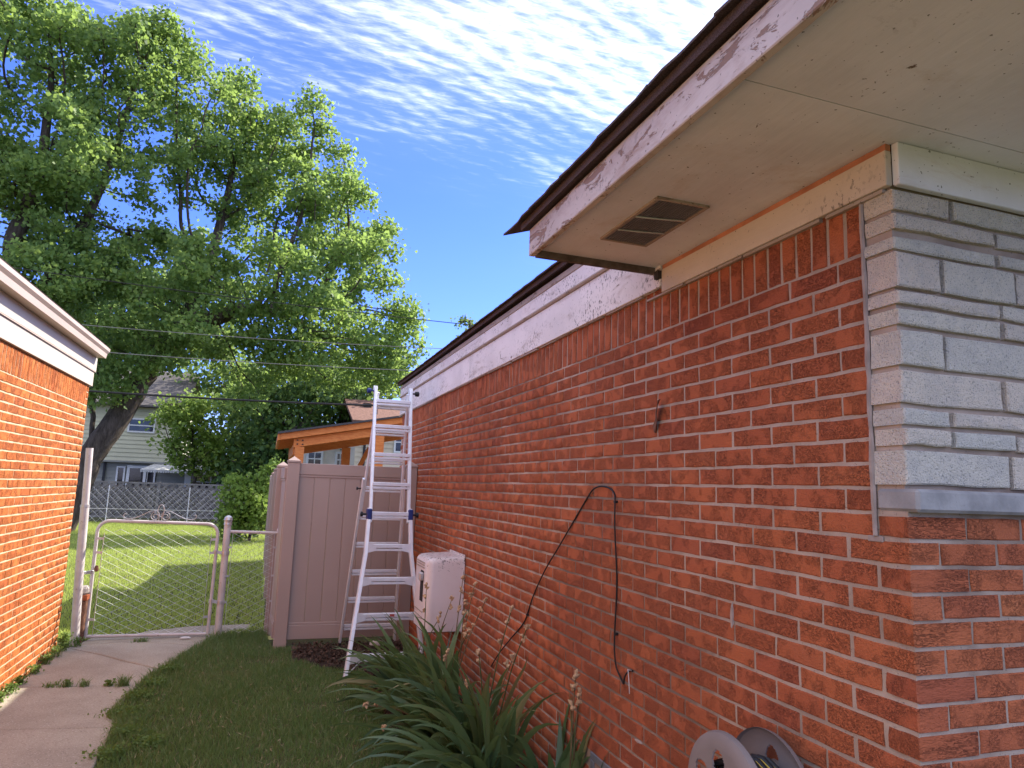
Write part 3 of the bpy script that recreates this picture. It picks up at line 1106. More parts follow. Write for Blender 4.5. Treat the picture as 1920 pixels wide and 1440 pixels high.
sp_ = thing('stub_post', 'short dark post with a pale stone cap at the foot of the gate', 'post', (-3.2, 6.84, 0))
MB().box(-3.252, -3.158, 6.79, 6.885, -.05, .40).build('post', 'rust', sp_, bevel=.008)
MB().box(-3.258, -3.150, 6.785, 6.89, .4005, .452).build('brick', 'red_brick', sp_, bevel=.005)
MB().box(-3.254, -3.154, 6.788, 6.887, .4525, .540).build('cap_stone', 'pale_rock', sp_, bevel=.022)


# ================================================================== VINYL FENCE
vf = thing('vinyl_fence', 'tall taupe vinyl privacy fence closing the gap beside the ladder', 'fence', (-.7, 6.3, 0))


def vpost(parent, x, y, w=.124, h=1.842):
    MB().box(x - w / 2, x + w / 2, y - w / 2, y + w / 2, -.05, h).build('post', 'vinyl_taupe', parent, bevel=.005)
    c = MB()
    a, b = w / 2 + .007, w / 2 + .001
    c.box(x - a, x + a, y - a, y + a, h + .001, h + .020)
    c.add([(x - b, y - b, h + .0205), (x + b, y - b, h + .0205), (x + b, y + b, h + .0205), (x - b, y + b, h + .0205), (x, y, h + .066)], [(0, 1, 4), (1, 2, 4), (2, 3, 4), (3, 0, 4), (3, 2, 1, 0)])
    c.build('post_cap', 'vinyl_taupe', parent)


def vpanel(parent, p, q, z_top=1.838):
    """tongue and groove boards between two rails from p to q"""
    p, q = Vector((*p, 0)), Vector((*q, 0))
    d = (q - p)
    L_ = d.length
    d.normalize()
    U = Vector((0, 0, 1))
    def rail(z0, z1, w):
        a, b = p + U * ((z0 + z1) / 2), q + U * ((z0 + z1) / 2)
        return MB().bar(a, b, w, z1 - z0)
    rail(z_top - .118, z_top, .048).build('top_rail', 'vinyl_taupe', parent, bevel=.004)
    rail(z_top - .142, z_top - .1185, .036).build('rail_lip', 'vinyl_taupe', parent, bevel=.003)
    rail(.065, .205, .048).build('bottom_rail', 'vinyl_taupe', parent, bevel=.004)
    rail(.2055, .228, .036).build('rail_lip', 'vinyl_taupe', parent, bevel=.003)
    n = max(1, round(L_ / .159))
    w = L_ / n
    for i in range(n):
        c = p + d * (w * (i + .5))
        b = MB()
        b.bar(c + U * .215, c + U * (z_top - .13), w - .0015, .020, up=Vector((-d.y, d.x, 0)))
        b.build('board', 'vinyl_taupe', parent, bevel=.0045)


vpost(vf, -1.302, 6.30)
vpost(vf, -.066, 6.30)
vpanel(vf, (-1.242, 6.30), (-.126, 6.30))
vr = thing('vinyl_fence', 'taupe vinyl fence run seen edge-on leading back from the corner post', 'fence', (-1.45, 10, 0))
ys = [7.02, 9.4, 11.8, 14.2]
vpost(vr, -1.395, ys[0], h=1.80)
prev = (-1.395, ys[0])
for i, y in enumerate(ys[1:]):
    cur = (-1.395 - .02 * (i + 1), y)
    vpost(vr, cur[0], cur[1], h=1.79 - .035 * i)
    vpanel(vr, (prev[0], prev[1] + .06), (cur[0], cur[1] - .06), z_top=1.765 - .035 * i)
    prev = cur
vpanel(vr, (-1.362, 6.36), (-1.392, 6.96), z_top=1.79)

# ================================================================== LADDER
ld = thing('step_ladder', 'aluminium multi-position ladder set up as a tall A-frame by the brick wall', 'ladder', (-.45, 5.45, 0))


def ly(z):
    return 4.80 + .27 * z


def lx(z, s):
    """rail x of the front section at height z"""
    a = [(0, -.813, -.135), (1.03, -.668, -.258), (1.37, -.646, -.268), (2.60, -.613, -.262)]
    for (z0, l0, r0), (z1, l1, r1) in zip(a, a[1:]):
        if z <= z1:
            k = (z - z0) / (z1 - z0)
            return (l0 + (l1 - l0) * k) if s < 0 else (r0 + (r1 - r0) * k)
    return a[-1][1] if s < 0 else a[-1][2]


def channel(pts, w, h, name, parent):
    """rail of rectangular section following points"""
    m = MB()
    for p, q in zip(pts, pts[1:]):
        m.bar(p, q, w, h, up=(0, 1, 0))
    return m.build(name, 'ladder_alu', parent, bevel=.004)


for s in (-1, 1):
    zs = [.0, .5, .95, 1.03, 1.10, 1.37]
    m = MB()
    sec = [(-.0165, -.032), (.0165, -.032), (.0165, .032), (-.0165, .032)]
    zz = [0, .5, .9, .98, 1.03, 1.08, 1.16, 1.43]
    vs, fs = [], []
    for z in zz:
        for a, b in sec:
            vs.append((lx(z, s) + a, ly(z) + b, z))
    for i in range(len(zz) - 1):
        for k in range(4):
            fs.append((i * 4 + k, i * 4 + (k + 1) % 4, (i + 1) * 4 + (k + 1) % 4, (i + 1) * 4 + k))
    fs += [(3, 2, 1, 0), tuple(len(vs) - 4 + k for k in range(4))]
    m.add(vs, fs)
    m.build('outer_rail', 'ladder_alu', ld, bevel=.003)
    xo = .004 * s
    MB().bar((lx(1.30, s) - xo * 4, ly(1.30) + .012, 1.30), (lx(2.6, s), ly(2.6) + .012, 2.60), .029, .052, up=(0, 1, 0)).build('inner_rail', 'ladder_alu', ld, bevel=.003)
    MB().bar((lx(0, s), ly(0), -.004), (lx(.05, s), ly(.05), .05), .034, .072, up=(0, 1, 0)).build('foot', 'black_plastic', ld, bevel=.005)
    lk = MB().box(lx(1.37, s) - .022, lx(1.37, s) + .022, ly(1.37) - .045, ly(1.37) + .05, 1.325, 1.425).build('lock_block', 'blue_plastic', ld, bevel=.008)
    MB().lathe((lx(1.37, s) + s * .024, ly(1.37), 1.374), [(.010, 0), (.010, s * .030), (.022, s * .032), (.024, s * .052), (.012, s * .056)], axis='x', n=12).build('knob', 'black_plastic', lk, smooth=True)
    top = MB()
    top.lathe((lx(2.6, s) + s * .012, ly(2.6), 2.555), [(.008, 0), (.008, s * .030), (.024, s * .031), (.026, s * .065), (.016, s * .072)], axis='x', n=14)
    top.build('knob', 'blue_plastic' if s < 0 else 'black_plastic', ld, smooth=True)
    MB().lathe((lx(2.55, s), ly(2.58) + .03, 2.575), [(.036, -.018), (.036, .018)], axis='x', n=16).build('hinge_plate', 'ladder_alu', ld)

for i, z in enumerate([.188, .504, .797, 1.078, 1.362, 1.631, 1.908, 2.183, 2.436]):
    a, b = lx(z, -1) + .012, lx(z, 1) - .012
    y = ly(z)
    r = MB()
    r.box(a, b, y - .030, y + .022, z + .004, z + .036)
    r.box(a, b, y - .026, y + .020, z - .024, z - .004)
    rg = r.build('rung', 'ladder_alu', ld, bevel=.003)
    if z < 1.2:
        for xa, sg in ((a, 1), (b, -1)):
            gs = MB()
            gs.add([(xa, y - .034, z - .038), (xa, y - .034, z + .046), (xa + sg * .075, y - .032, z + .030), (xa + sg * .075, y - .032, z - .020),
                    (xa, y - .030, z - .038), (xa, y - .030, z + .046), (xa + sg * .075, y - .0305, z + .030), (xa + sg * .075, y - .0305, z - .020)],
                   [(0, 1, 2, 3), (7, 6, 5, 4), (0, 4, 5, 1), (1, 5, 6, 2), (2, 6, 7, 3), (3, 7, 4, 0)])
            gs.build('gusset', 'ladder_alu', rg)
    if i == 1:
        MB().box((a + b) / 2 + .02, (a + b) / 2 + .06, y - .0325, y - .0302, z + .010, z + .030).build('sticker', 'warning_red', rg)
for s in (-1, 1):
    xb = lx(.06, s)
    MB().bar((xb, ly(.06), .06), (xb - s * .12, ly(.16) + .004, .165), .004, .022, up=(0, 1, 0)).build('brace', 'ladder_alu', ld)
# rear section


def bx(z, s):
    return (-.725 + .125 * z / 2.55) if s < 0 else (-.165 - .105 * z / 2.55)


def by(z):
    return 6.19 - .66 * z / 2.55


for s in (-1, 1):
    m = MB()
    m.bar((bx(0, s), by(0), 0), (bx(1.7, s), by(1.7), 1.70), .024, .058, up=(0, 1, 0))
    m.build('outer_rail', 'ladder_alu', ld, bevel=.003)
    MB().bar((bx(1.3, s) - s * .018, by(1.3), 1.3), (bx(2.55, s) - s * .018, by(2.55), 2.55), .022, .050, up=(0, 1, 0)).build('inner_rail', 'ladder_alu', ld, bevel=.003)
    MB().bar((bx(0, s), by(0), -.004), (bx(.05, s), by(.05), .05), .033, .066, up=(0, 1, 0)).build('foot', 'black_plastic', ld, bevel=.005)
    MB().lathe((bx(1.6, s) + s * .013, by(1.6), 1.60), [(.008, 0), (.008, s * .028), (.016, s * .030), (.016, s * .045)], axis='x', n=10).build('knob', 'black_plastic', ld, smooth=True)
for z in [.19, .47, .75, 1.03, 1.31, 1.59, 1.87, 2.15, 2.41]:
    a, b = bx(z, -1) + .02, bx(z, 1) - .02
    r = MB().box(a, b, by(z) - .022, by(z) + .030, z + .004, z + .034)
    r.box(a, b, by(z) - .020, by(z) + .026, z - .022, z - .003)
    r.build('rung', 'ladder_alu', ld, bevel=.003)

# ================================================================== WALL CABINET, CABLE, HOOK, FLAP, REEL
cab = thing('wall_cabinet', 'stained white enamel metal box mounted low on the brick wall behind the irises', 'cabinet', (-.17, 4.3, .50))


def rounded_box(x0, x1, y0, y1, z0, z1, r, n=5):
    """box whose outer (low x) corners are rounded in plan and on top"""
    pl = [(x1, y0), (x1, y1)]
    pl += [(x0 + r - r * math.sin(a), y1 - r + r * math.cos(a)) for a in [i * math.pi / 2 / n for i in range(n + 1)]]
    pl += [(x0 + r - r * math.cos(a), y0 + r - r * math.sin(a)) for a in [i * math.pi / 2 / n for i in range(n + 1)]]
    m = MB()
    cxp, cyp = x1, (y0 + y1) / 2
    rings = [(z0, 1.0), (z1 - r * .8, 1.0)] + [(z1 - r * .8 + r * .8 * math.sin(a), None) for a in [math.pi / 2 * k / 4 for k in range(1, 5)]]
    vs, fs = [], []
    k = len(pl)
    for i, (z, sc) in enumerate(rings):
        ins = 0 if sc else r * .8 * (1 - math.cos(math.asin(min(1, (z - (z1 - r * .8)) / (r * .8)))))
        for x, y in pl:
            dx = min(1, (x1 - x) / (x1 - x0))
            dy = (y - cyp) / ((y1 - y0) / 2)
            vs.append((x + ins * dx, y - ins * dy * .6, z + .012 * (x - x0) / (x1 - x0) * (1 if i else 0)))
    for i in range(len(rings) - 1):
        for j in range(k):
            fs.append((i * k + j, i * k + (j + 1) % k, (i + 1) * k + (j + 1) % k, (i + 1) * k + j))
    fs.append(tuple(range(k - 1, -1, -1)))
    fs.append(tuple((len(rings) - 1) * k + j for j in range(k)))
    m.add(vs, fs)
    return m


cbm = rounded_box(-.308, -.012, 4.15, 4.62, .525, 1.085, .062)
cbm.v = [(x + .17, y - 4.3, z - .50) for x, y, z in cbm.v]
co_ = link_mesh('body', cbm.mesh('body', smooth=True), 'cabinet_enamel')
co_.parent = cab
MB().box(-.0115, -.0025, 4.143, 4.627, .515, 1.112).build('back_flange', 'cabinet_enamel', cab, bevel=.002)
MB().box(-.3105, -.3075, 4.26, 4.37, .735, .975).build('opening_shade', 'dark_gap', cab, bevel=.001)  # solid dark plate, painted as the shade inside a slot
MB().box(-.345, -.311, 4.245, 4.30, .90, .965).build('valve', 'galvanized', cab, bevel=.008)
for z_ in (.62, .66, 1.00, 1.02, 1.04):
    MB().bar((-.310, 4.24, z_), (-.310, 4.53, z_), .006, .008).build('louver', 'trim_dirty', cab)
MB().box(-.30, -.014, 4.19, 4.58, .512, .5245).build('base_lip', 'dark_gap', cab)

cp = [(0, 3.35, .45), (0, 3.173, .576), (0, 2.95, .72), (0, 2.742, .857), (0, 2.62, 1.01), (0, 2.42, 1.19), (0, 2.235, 1.33), (0, 2.09, 1.455), (0, 1.967, 1.556), (0, 1.844, 1.64), (0, 1.77, 1.668), (0, 1.697, 1.676), (0, 1.63, 1.664), (0, 1.586, 1.635), (0, 1.568, 1.58), (0, 1.565, 1.487), (0, 1.562, 1.35), (0, 1.560, 1.225), (0, 1.556, 1.10), (0, 1.553, .971), (0, 1.543, .885), (0, 1.515, .845), (0, 1.49, .830), (0, 1.466, .833), (0, 1.452, .868), (0, 1.430, .892), (0, 1.406, .898)]


def smooth_path(pts, n=4):
    pts = [Vector(p) for p in pts]
    out = []
    for i in range(len(pts) - 1):
        p0, p1, p2, p3 = pts[max(i - 1, 0)], pts[i], pts[i + 1], pts[min(i + 2, len(pts) - 1)]
        for k in range(n):
            u = k / n
            out.append(.5 * ((2 * p1) + (p2 - p0) * u + (2 * p0 - 5 * p1 + 4 * p2 - p3) * u * u + (-p0 + 3 * p1 - 3 * p2 + p3) * u ** 3))
    out.append(pts[-1])
    return out


cpath = [p + Vector((-.010 - .006 * math.sin(i * .35), 0, 0)) for i, p in enumerate(smooth_path(cp))]
cab2 = thing('wall_cable', 'thin black cable looping up and hanging down the brick wall', 'cable', (-.01, 1.6, .83))
MB().tube(cpath, .0042, 6).build('cord', 'cable_black', cab2, smooth=True)
for q in ((1.575, 1.606), (1.558, 1.02), (2.69, .905)):
    MB().box(-.016, .001, q[0] - .010, q[0] + .006, q[1] - .006, q[1] + .006).build('clip', 'cable_black', cab2, bevel=.002)
hk = MB()
hk.tube([(-.004, 1.412, .897), (-.028, 1.405, .905), (-.032, 1.395, .898), (-.030, 1.392, .87), (-.027, 1.391, .81)], .0018, 5)
tag(hk.build('wire_hook', 'wire_zinc', smooth=True), 'small bent wire hook sticking out of the brick wall at the cable end', 'hook')

flp = MB()
P = [(1.170, 2.040), (1.176, 2.015), (1.190, 1.985), (1.200, 1.960), (1.222, 1.930), (1.236, 1.908)]
W = [.010, .026, .034, .030, .032, .014]
D = [.030, .036, .032, .022, .016, .004]
vs = []
for (y, z), w_, d_ in zip(P, W, D):
    vs += [(-d_, y - w_ * .5, z - .004), (-d_ * .4, y + w_ * .7, z + .004)]
n = len(P)
fl = [(2 * i, 2 * i + 1, 2 * i + 3, 2 * i + 2) for i in range(n - 1)]
vb = [(x + .0025, y, z) for x, y, z in vs]
k = len(vs)
edge = [2 * i for i in range(n)] + [2 * i + 1 for i in range(n - 1, -1, -1)]
flp.add(vs + vb, fl + [tuple(k + i for i in reversed(q)) for q in fl] + [(edge[i], edge[(i + 1) % len(edge)], k + edge[(i + 1) % len(edge)], k + edge[i]) for i in range(len(edge))])
tag(flp.build('metal_strap', 'rust'), 'bent rusty metal strap sticking out of the brick wall above the cable', 'strap')

reel = thing('hose_reel', 'grey plastic hose reel with perforated round side plates mounted on the brick wall', 'hose reel', (-.13, .472, .55))
RC = (.472, .77)


def reel_disc(x, r, flip):
    """dished disc with rounded holes round a hub, 5 mm thick"""
    NA, holes, turn = 168, 7, .12
    radii = [.004, .030, .062] + [.070 + .006 * q for q in range(14)] + [.156, .165, .176, .186, .190]
    dish = [.014, .014, .012] + [.010] * 14 + [.009, .007, .004, -.002, -.014]
    nR = len(radii)
    k_ = r / .19
    P_ = lambda i, a, side: (x - flip * dish[i] + side * .005, RC[0] + radii[i] * k_ * math.cos(2 * math.pi * a / NA + turn), RC[1] + radii[i] * k_ * math.sin(2 * math.pi * a / NA + turn))
    vs = [P_(i, a, 0) for i in range(nR) for a in range(NA)] + [P_(i, a, 1) for i in range(nR) for a in range(NA)]
    O = nR * NA
    kept = set()
    for i in range(nR - 1):
        for a in range(NA):
            ph = ((a + .5) / NA * holes) % 1.0
            rm_ = (radii[i] + radii[i + 1]) / 2
            tang_ = (ph - .5) / holes * 2 * math.pi * rm_
            if ((rm_ - .108) / .034) ** 2 + (tang_ / .029) ** 2 >= 1 or rm_ > .15:
                kept.add((i, a))
    fs = []
    for i, a in kept:
        b_ = (a + 1) % NA
        q = (i * NA + a, i * NA + b_, (i + 1) * NA + b_, (i + 1) * NA + a)
        fs.append(q)
        fs.append(tuple(O + t_ for t_ in reversed(q)))
        for (e0, e1), nb in (((q[0], q[1]), (i - 1, a)), ((q[2], q[3]), (i + 1, a)), ((q[1], q[2]), (i, b_)), ((q[3], q[0]), (i, (a - 1) % NA))):
            if nb not in kept:
                fs.append((e1, e0, O + e0, O + e1))
    return MB().add(vs, fs).build('side_plate', 'reel_plastic', reel, smooth=True)


reel_disc(-.222, .192, 1)
reel_disc(-.052, .190, -1)
MB().lathe((-.215, *RC), [(.030, 0), (.030, .158)], axis='x', n=18).build('drum', 'reel_plastic', reel, smooth=True)
hs = MB()
pts = []
for i in range(440):
    a = i * .42
    lay_ = i // 110
    rr = .050 + .0195 * lay_ + .002 * math.sin(i * .13)
    t_ = (i % 110) / 110
    xx = -.205 + .14 * (t_ if lay_ % 2 == 0 else 1 - t_)
    pts.append((xx, RC[0] + rr * math.cos(a), RC[1] + rr * math.sin(a)))
hs.tube(pts, .0095, 7)
hs.build('hose', 'hose_striped', reel, smooth=True)
br = MB().box(-.036, -.001, RC[0] - .05, RC[0] + .05, .56, .86)
br.build('wall_bracket', 'reel_plastic', reel, bevel=.006)
MB().lathe((-.262, *RC), [(.020, 0), (.036, .004), (.040, .026)], axis='x', n=24).build('hub', 'reel_plastic', reel, smooth=True)
MB().lathe((-.26, RC[0] + .05, RC[1] - .08), [(.010, 0), (.013, .012), (.013, .036)], axis='x', n=12).build('crank_knob', 'reel_plastic', reel, smooth=True)


# ================================================================== PERGOLA BEHIND THE FENCE
pg = thing('garden_pavilion', 'cedar post-and-beam pavilion with a dark sloping roof behind the vinyl fence', 'pavilion', (0, 10, 0))
PS = .2


def pz(x):
    return 2.292 + (x + 1.43) * PS


def sloped(x0, x1, y0, y1, top, bot):
    """board following the roof slope; top and bottom are offsets from the roof line"""
    return MB().profile([(x0, pz(x0) + bot), (x1, pz(x1) + bot), (x1, pz(x1) + top), (x0, pz(x0) + top)], 'y', y0, y1)


sloped(-1.47, 2.2, 8.76, 11.75, .034, .006).build('roof', 'roof_metal_dark', pg)
sloped(-1.44, 2.2, 8.80, 8.84, .005, -.085).build('rake_board', 'wood_cedar', pg, bevel=.003)
sloped(-1.47, -1.43, 8.80, 11.72, .005, -.085).build('eave_board', 'wood_cedar', pg, bevel=.003)
for i in range(9):
    y = 8.98 + i * .33
    sloped(-1.428, 2.1, y, y + .04, .0, -.10).build('rafter', 'wood_cedar', pg)
sloped(-1.25, 2.0, 8.87, 8.96, -.088, -.215).build('beam', 'wood_cedar', pg, bevel=.003)
sloped(-1.25, 2.0, 11.3, 11.39, -.101, -.25).build('beam', 'wood_cedar', pg, bevel=.003)
MB().box(-1.25, -1.11, 8.965, 11.295, 2.02, 2.16).build('beam', 'wood_cedar', pg, bevel=.003)
for (x, y, w) in ((-1.165, 8.915, .125), (-.055, 8.915, .125), (-.28, 11.34, .14), (-1.18, 11.34, .125), (1.9, 8.9, .14)):
    MB().box(x - w / 2, x + w / 2, y - .06, y + .06, -.02, pz(x) - .216 if y < 10 else pz(x) - .251).build('post', 'wood_cedar', pg, bevel=.004)
MB().bar((-.22, 11.30, 1.55), (.12, 11.30, 2.28), .07, .10, up=(0, 1, 0)).build('brace', 'wood_cedar', pg)
MB().bar((-1.165, 9.0, 1.60), (-1.165, 9.42, 2.03), .08, .10, up=(1, 0, 0)).build('brace', 'wood_cedar', pg)
for dx in (-.035, .035):
    for dz in (-.125, -.18):
        MB().lathe((-1.165 + dx, 8.868, pz(-1.165) + dz), [(.011, -.006), (.011, .002)], axis='y', n=10).build('bolt', 'black_plastic', pg)


# ================================================================== FAR HOUSES
def lap_siding(m, x0, x1, y, z0, z1, step):
    """lapped boards facing -Y"""
    z = z0
    while z < z1 - .01:
        zt = min(z + step, z1)
        m.add([(x0, y - .036, z), (x1, y - .036, z), (x1, y, z), (x0, y, z), (x0, y - .004, zt), (x1, y - .004, zt), (x1, y, zt), (x0, y, zt)],
              [(0, 1, 5, 4), (0, 3, 2, 1), (4, 5, 6, 7), (0, 4, 7, 3), (1, 2, 6, 5)])
        z = zt
    return m


def far_window(parent, x0, x1, y, z0, z1, bars=(1, 1), fw=.07, glass='window_glass', name='window'):
    f_ = MB()
    f_.box(x0 - fw, x1 + fw, y - .05, y + .01, z1, z1 + fw).box(x0 - fw, x1 + fw, y - .06, y + .01, z0 - fw, z0)
    f_.box(x0 - fw, x0, y - .05, y + .01, z0, z1).box(x1, x1 + fw, y - .05, y + .01, z0, z1)
    for i in range(1, bars[0]):
        xx = x0 + (x1 - x0) * i / bars[0]
        f_.box(xx - .02, xx + .02, y - .045, y, z0, z1)
    for i in range(1, bars[1]):
        zz_ = z0 + (z1 - z0) * i / bars[1]
        f_.box(x0, x1, y - .042, y, zz_ - .025, zz_ + .025)
    w = f_.build(name, 'white_trim', parent)
    MB().box(x0, x1, y - .018, y - .01, z0, z1).build('pane', glass, w)
    return w


HY = 34.0
fh = thing('siding_house', 'cream sided two-storey house behind the lattice fence under the tree', 'house', (-7.5, HY, 0))
MB().box(-11.5, -5.84, HY + .25, HY + 8, 2.25, 4.75).build('upper_wall', 'cream_siding', fh)
lap_siding(MB(), -11.5, -5.84, HY + .25, 2.30, 4.75, .19).build('siding', 'cream_siding', fh)['kind'] = 'stuff'
MB().box(-11.2, -3.3, HY + .55, HY + 8, -.1, 2.25).build('lower_wall', 'grey_siding', fh)
lap_siding(MB(), -11.2, -3.3, HY + .55, .0, 2.22, .17).build('siding', 'grey_siding', fh)['kind'] = 'stuff'
MB().box(-11.6, -5.80, HY + .20, HY + .62, 2.222, 2.298).build('trim_band', 'grey_siding', fh)
rfm = MB()
rfm.profile([(HY - .2, 4.751), (HY + 4, 6.9), (HY + 8.3, 4.751), (HY + 8.3, 4.84), (HY + 4, 7.02), (HY - .2, 4.84)], 'x', -11.9, -5.4)
rfm.build('roof', 'grey_roof', fh)
MB().profile([(HY + .3, 2.2505), (HY + 8, 2.2505), (HY + 8, 2.9), (HY + .9, 2.6)], 'x', -5.79, -3.1).build('roof', 'grey_roof', fh)
far_window(fh, -7.72, -6.74, HY + .22, 3.66, 4.18, (1, 2))
far_window(fh, -8.02, -7.80, HY + .50, .9, 1.98, (1, 1))
far_window(fh, -7.55, -6.98, HY + .50, .8, 1.98, (1, 1), fw=.12)
far_window(fh, -6.80, -6.55, HY + .50, .9, 1.98, (1, 1))
far_window(fh, -4.75, -4.15, HY + .50, .8, 1.80, (2, 3))
MB().box(-5.25, -4.98, HY + .505, HY + .525, 0, 1.85).build('door', 'white_trim', fh)
MB().box(-8.62, -8.54, HY + .42, HY + .50, .0, 3.0).build('downspout', 'black_plastic', fh)
aw = MB()
aw.add([(-6.92, HY - .9, 1.90), (-3.55, HY - .9, 1.90), (-3.75, HY + .5, 2.24), (-6.48, HY + .5, 2.24), (-6.92, HY - .9, 1.93), (-3.55, HY - .9, 1.93), (-3.75, HY + .5, 2.27), (-6.48, HY + .5, 2.27)],
       [(3, 2, 1, 0), (4, 5, 6, 7), (0, 1, 5, 4), (1, 2, 6, 5), (2, 3, 7, 6), (3, 0, 4, 7)])
awn = aw.build('awning', 'awning_metal', fh)
vl = MB()
for i in range(34):
    xa = -6.92 + i * .0991
    vl.add([(xa, HY - .905, 1.895), (xa + .097, HY - .905, 1.895), (xa + .085, HY - .905, 1.83), (xa + .048, HY - .905, 1.805), (xa + .012, HY - .905, 1.83),
            (xa, HY - .897, 1.895), (xa + .097, HY - .897, 1.895), (xa + .085, HY - .897, 1.83), (xa + .048, HY - .897, 1.805), (xa + .012, HY - .897, 1.83)],
           [(0, 4, 3, 2, 1), (5, 6, 7, 8, 9), (0, 1, 6, 5), (1, 2, 7, 6), (2, 3, 8, 7), (3, 4, 9, 8), (4, 0, 5, 9)])
vl.build('valance', 'awning_metal', awn)
for xx in (-6.85, -6.65, -3.65):
    MB().tube([(xx, HY - .85, 0), (xx, HY - .85, 1.9)], .022, 6).build('awning_post', 'black_plastic', awn)

th = thing('tan_house', 'tan lap-sided house with reddish brown roof behind the pavilion', 'house', (4.5, 26, 0))
MB().box(1.50, 10, 26.0, 33, -.1, 3.95).build('wall', 'tan_siding', th)
lap_siding(MB(), 1.50, 10, 26.0, .0, 3.95, .19).build('siding', 'tan_siding', th)['kind'] = 'stuff'
MB().profile([(25.6, 3.92), (29.5, 5.15), (33.4, 3.92), (33.4, 4.04), (29.5, 5.28), (25.6, 4.04)], 'x', 1.30, 10.4).build('roof', 'brown_roof', th)
for xx in (1.95, 2.75):
    MB().box(xx, xx + .34, 28.0, 28.35, 4.80, 4.98).build('roof_vent', 'black_plastic', th)
MB().tube([(2.35, 26.8, 4.25), (2.35, 26.8, 4.62)], .035, 8).build('vent_pipe', 'black_plastic', th)
MB().tube([(1.85, 25.95, 0), (1.85, 25.95, 3.9)], .05, 8).build('downspout', 'black_plastic', th)
far_window(th, 3.05, 3.75, 25.97, 2.95, 3.65, (1, 2))
ph = thing('pale_house', 'pale stucco house with small white windows far behind the pavilion', 'house', (.3, 30, 0))
MB().box(-.75, 1.45, 29, 36, -.1, 3.35).build('wall', 'pale_stucco', ph)
MB().profile([(28.6, 3.34), (32.5, 4.3), (36.4, 3.34), (36.4, 3.45), (32.5, 4.42), (28.6, 3.45)], 'x', -.8, 1.49).build('roof', 'grey_roof', ph)
for x0 in (-.05, 1.12):
    far_window(ph, x0, x0 + (.5 if x0 < 0 else .25), 28.98, 2.35, 2.85, (2, 2), .09)

# ================================================================== LATTICE FENCE AND REAR CHAIN LINK
lf = thing('lattice_fence', 'weathered grey wooden lattice fence across the back of the lawn', 'fence', (-5, 27, 0))
LYY = 27.0
xs = [-10.2, -7.75, -5.30, -2.85, -.40]
for i, x in enumerate(xs):
    MB().box(x - .05, x + .05, LYY - .05, LYY + .05, -.1, 1.44).build('post', 'lattice_wood', lf)
for x0, x1 in zip(xs, xs[1:]):
    a, b, z0, z1 = x0 + .05, x1 - .05, .22, 1.36
    m = MB()
    stp = .25
    for sgn, yo in ((1, -.006), (-1, .006)):
        k = a - (z1 - z0)
        while k < b + (z1 - z0):
            p, q = (k, z0), (k + (z1 - z0), z1)
            if sgn < 0:
                p, q = (k + (z1 - z0), z0), (k, z1)
            # clip to the frame
            pts = []
            for (xx, zz_) in (p, q):
                pts.append([xx, zz_])
            dx = (q[0] - p[0]) / (q[1] - p[1])
            for pt, ot in ((pts[0], pts[1]), (pts[1], pts[0])):
                if pt[0] < a:
                    pt[1] += (a - pt[0]) / dx
                    pt[0] = a
                elif pt[0] > b:
                    pt[1] += (b - pt[0]) / dx
                    pt[0] = b
            if abs(pts[0][1] - pts[1][1]) > .05 and abs(pts[0][0] - pts[1][0]) > .03:
                m.bar((pts[0][0], LYY + yo, pts[0][1]), (pts[1][0], LYY + yo, pts[1][1]), .075, .010, up=(0, 1, 0))
            k += stp
    m.build('lattice_panel', 'lattice_wood', lf)['kind'] = 'stuff'
    MB().box(x0 + .052, x1 - .052, LYY - .025, LYY + .025, 1.362, 1.425).build('top_rail', 'lattice_wood', lf)
    MB().box(x0 + .052, x1 - .052, LYY - .025, LYY + .025, .15, .218).build('bottom_rail', 'lattice_wood', lf)
    if x0 in (-7.75, -5.30):
        for j in range(9):
            MB().box(x0 + .06 + j * .26, x0 + .31 + j * .26, LYY + .10, LYY + .118, .15, 1.30).build('board', 'lattice_wood', lf)
rc = thing('wire_fence', 'low rear chain-link fence with thin pale posts in front of the lattice', 'fence', (-5, 25.6, 0))
for x in (-9.0, -6.62, -4.12, -1.6):
    MB().tube([(x, 25.6, -.05), (x, 25.6, 1.30)], .016, 6).build('post', 'wire_zinc', rc)
MB().tube([(-10, 25.6, .52), (-1.3, 25.6, .50)], .010, 5).build('rail', 'wire_zinc', rc)
m = MB()
for sgn in (1, -1):
    k = -10.5
    while k < -1.0:
        m.bar((k, 25.58, .08), (k + sgn * 1.15, 25.58, 1.23), .006, .006, up=(0, 1, 0))
        k += .24
m.build('wire_mesh', 'wire_zinc', rc)['kind'] = 'stuff'


# ================================================================== OVERHEAD WIRES
def overhead(p, q, sag, r, label, mat='cable_black'):
    p, q = Vector(p), Vector(q)
    pts = []
    for i in range(25):
        u = i / 24
        c = p.lerp(q, u)
        c.z -= sag * 4 * u * (1 - u)
        pts.append(c)
    return tag(MB().tube(pts, r, 6).build('overhead_cable', mat, smooth=True), label, 'cable', 'overhead cables crossing the yard')


overhead((-16, 15.2, 3.85), (3.0, 13.4, 3.42), .35, .022, 'thick black overhead cable, lowest of the lines crossing the trees')
overhead((-16, 15.2, 4.55), (3.0, 13.4, 4.20), .30, .008, 'thin grey overhead wire just above the thick black cable', 'cable_thin')
overhead((-16, 15.2, 5.05), (3.0, 13.4, 4.72), .30, .007, 'thin overhead wire, second above the thick black cable', 'cable_thin')
overhead((-16, 15.2, 6.3), (8.0, 13.4, 5.35), .30, .009, 'topmost overhead wire, seen against the sky by the roof', 'cable_black')


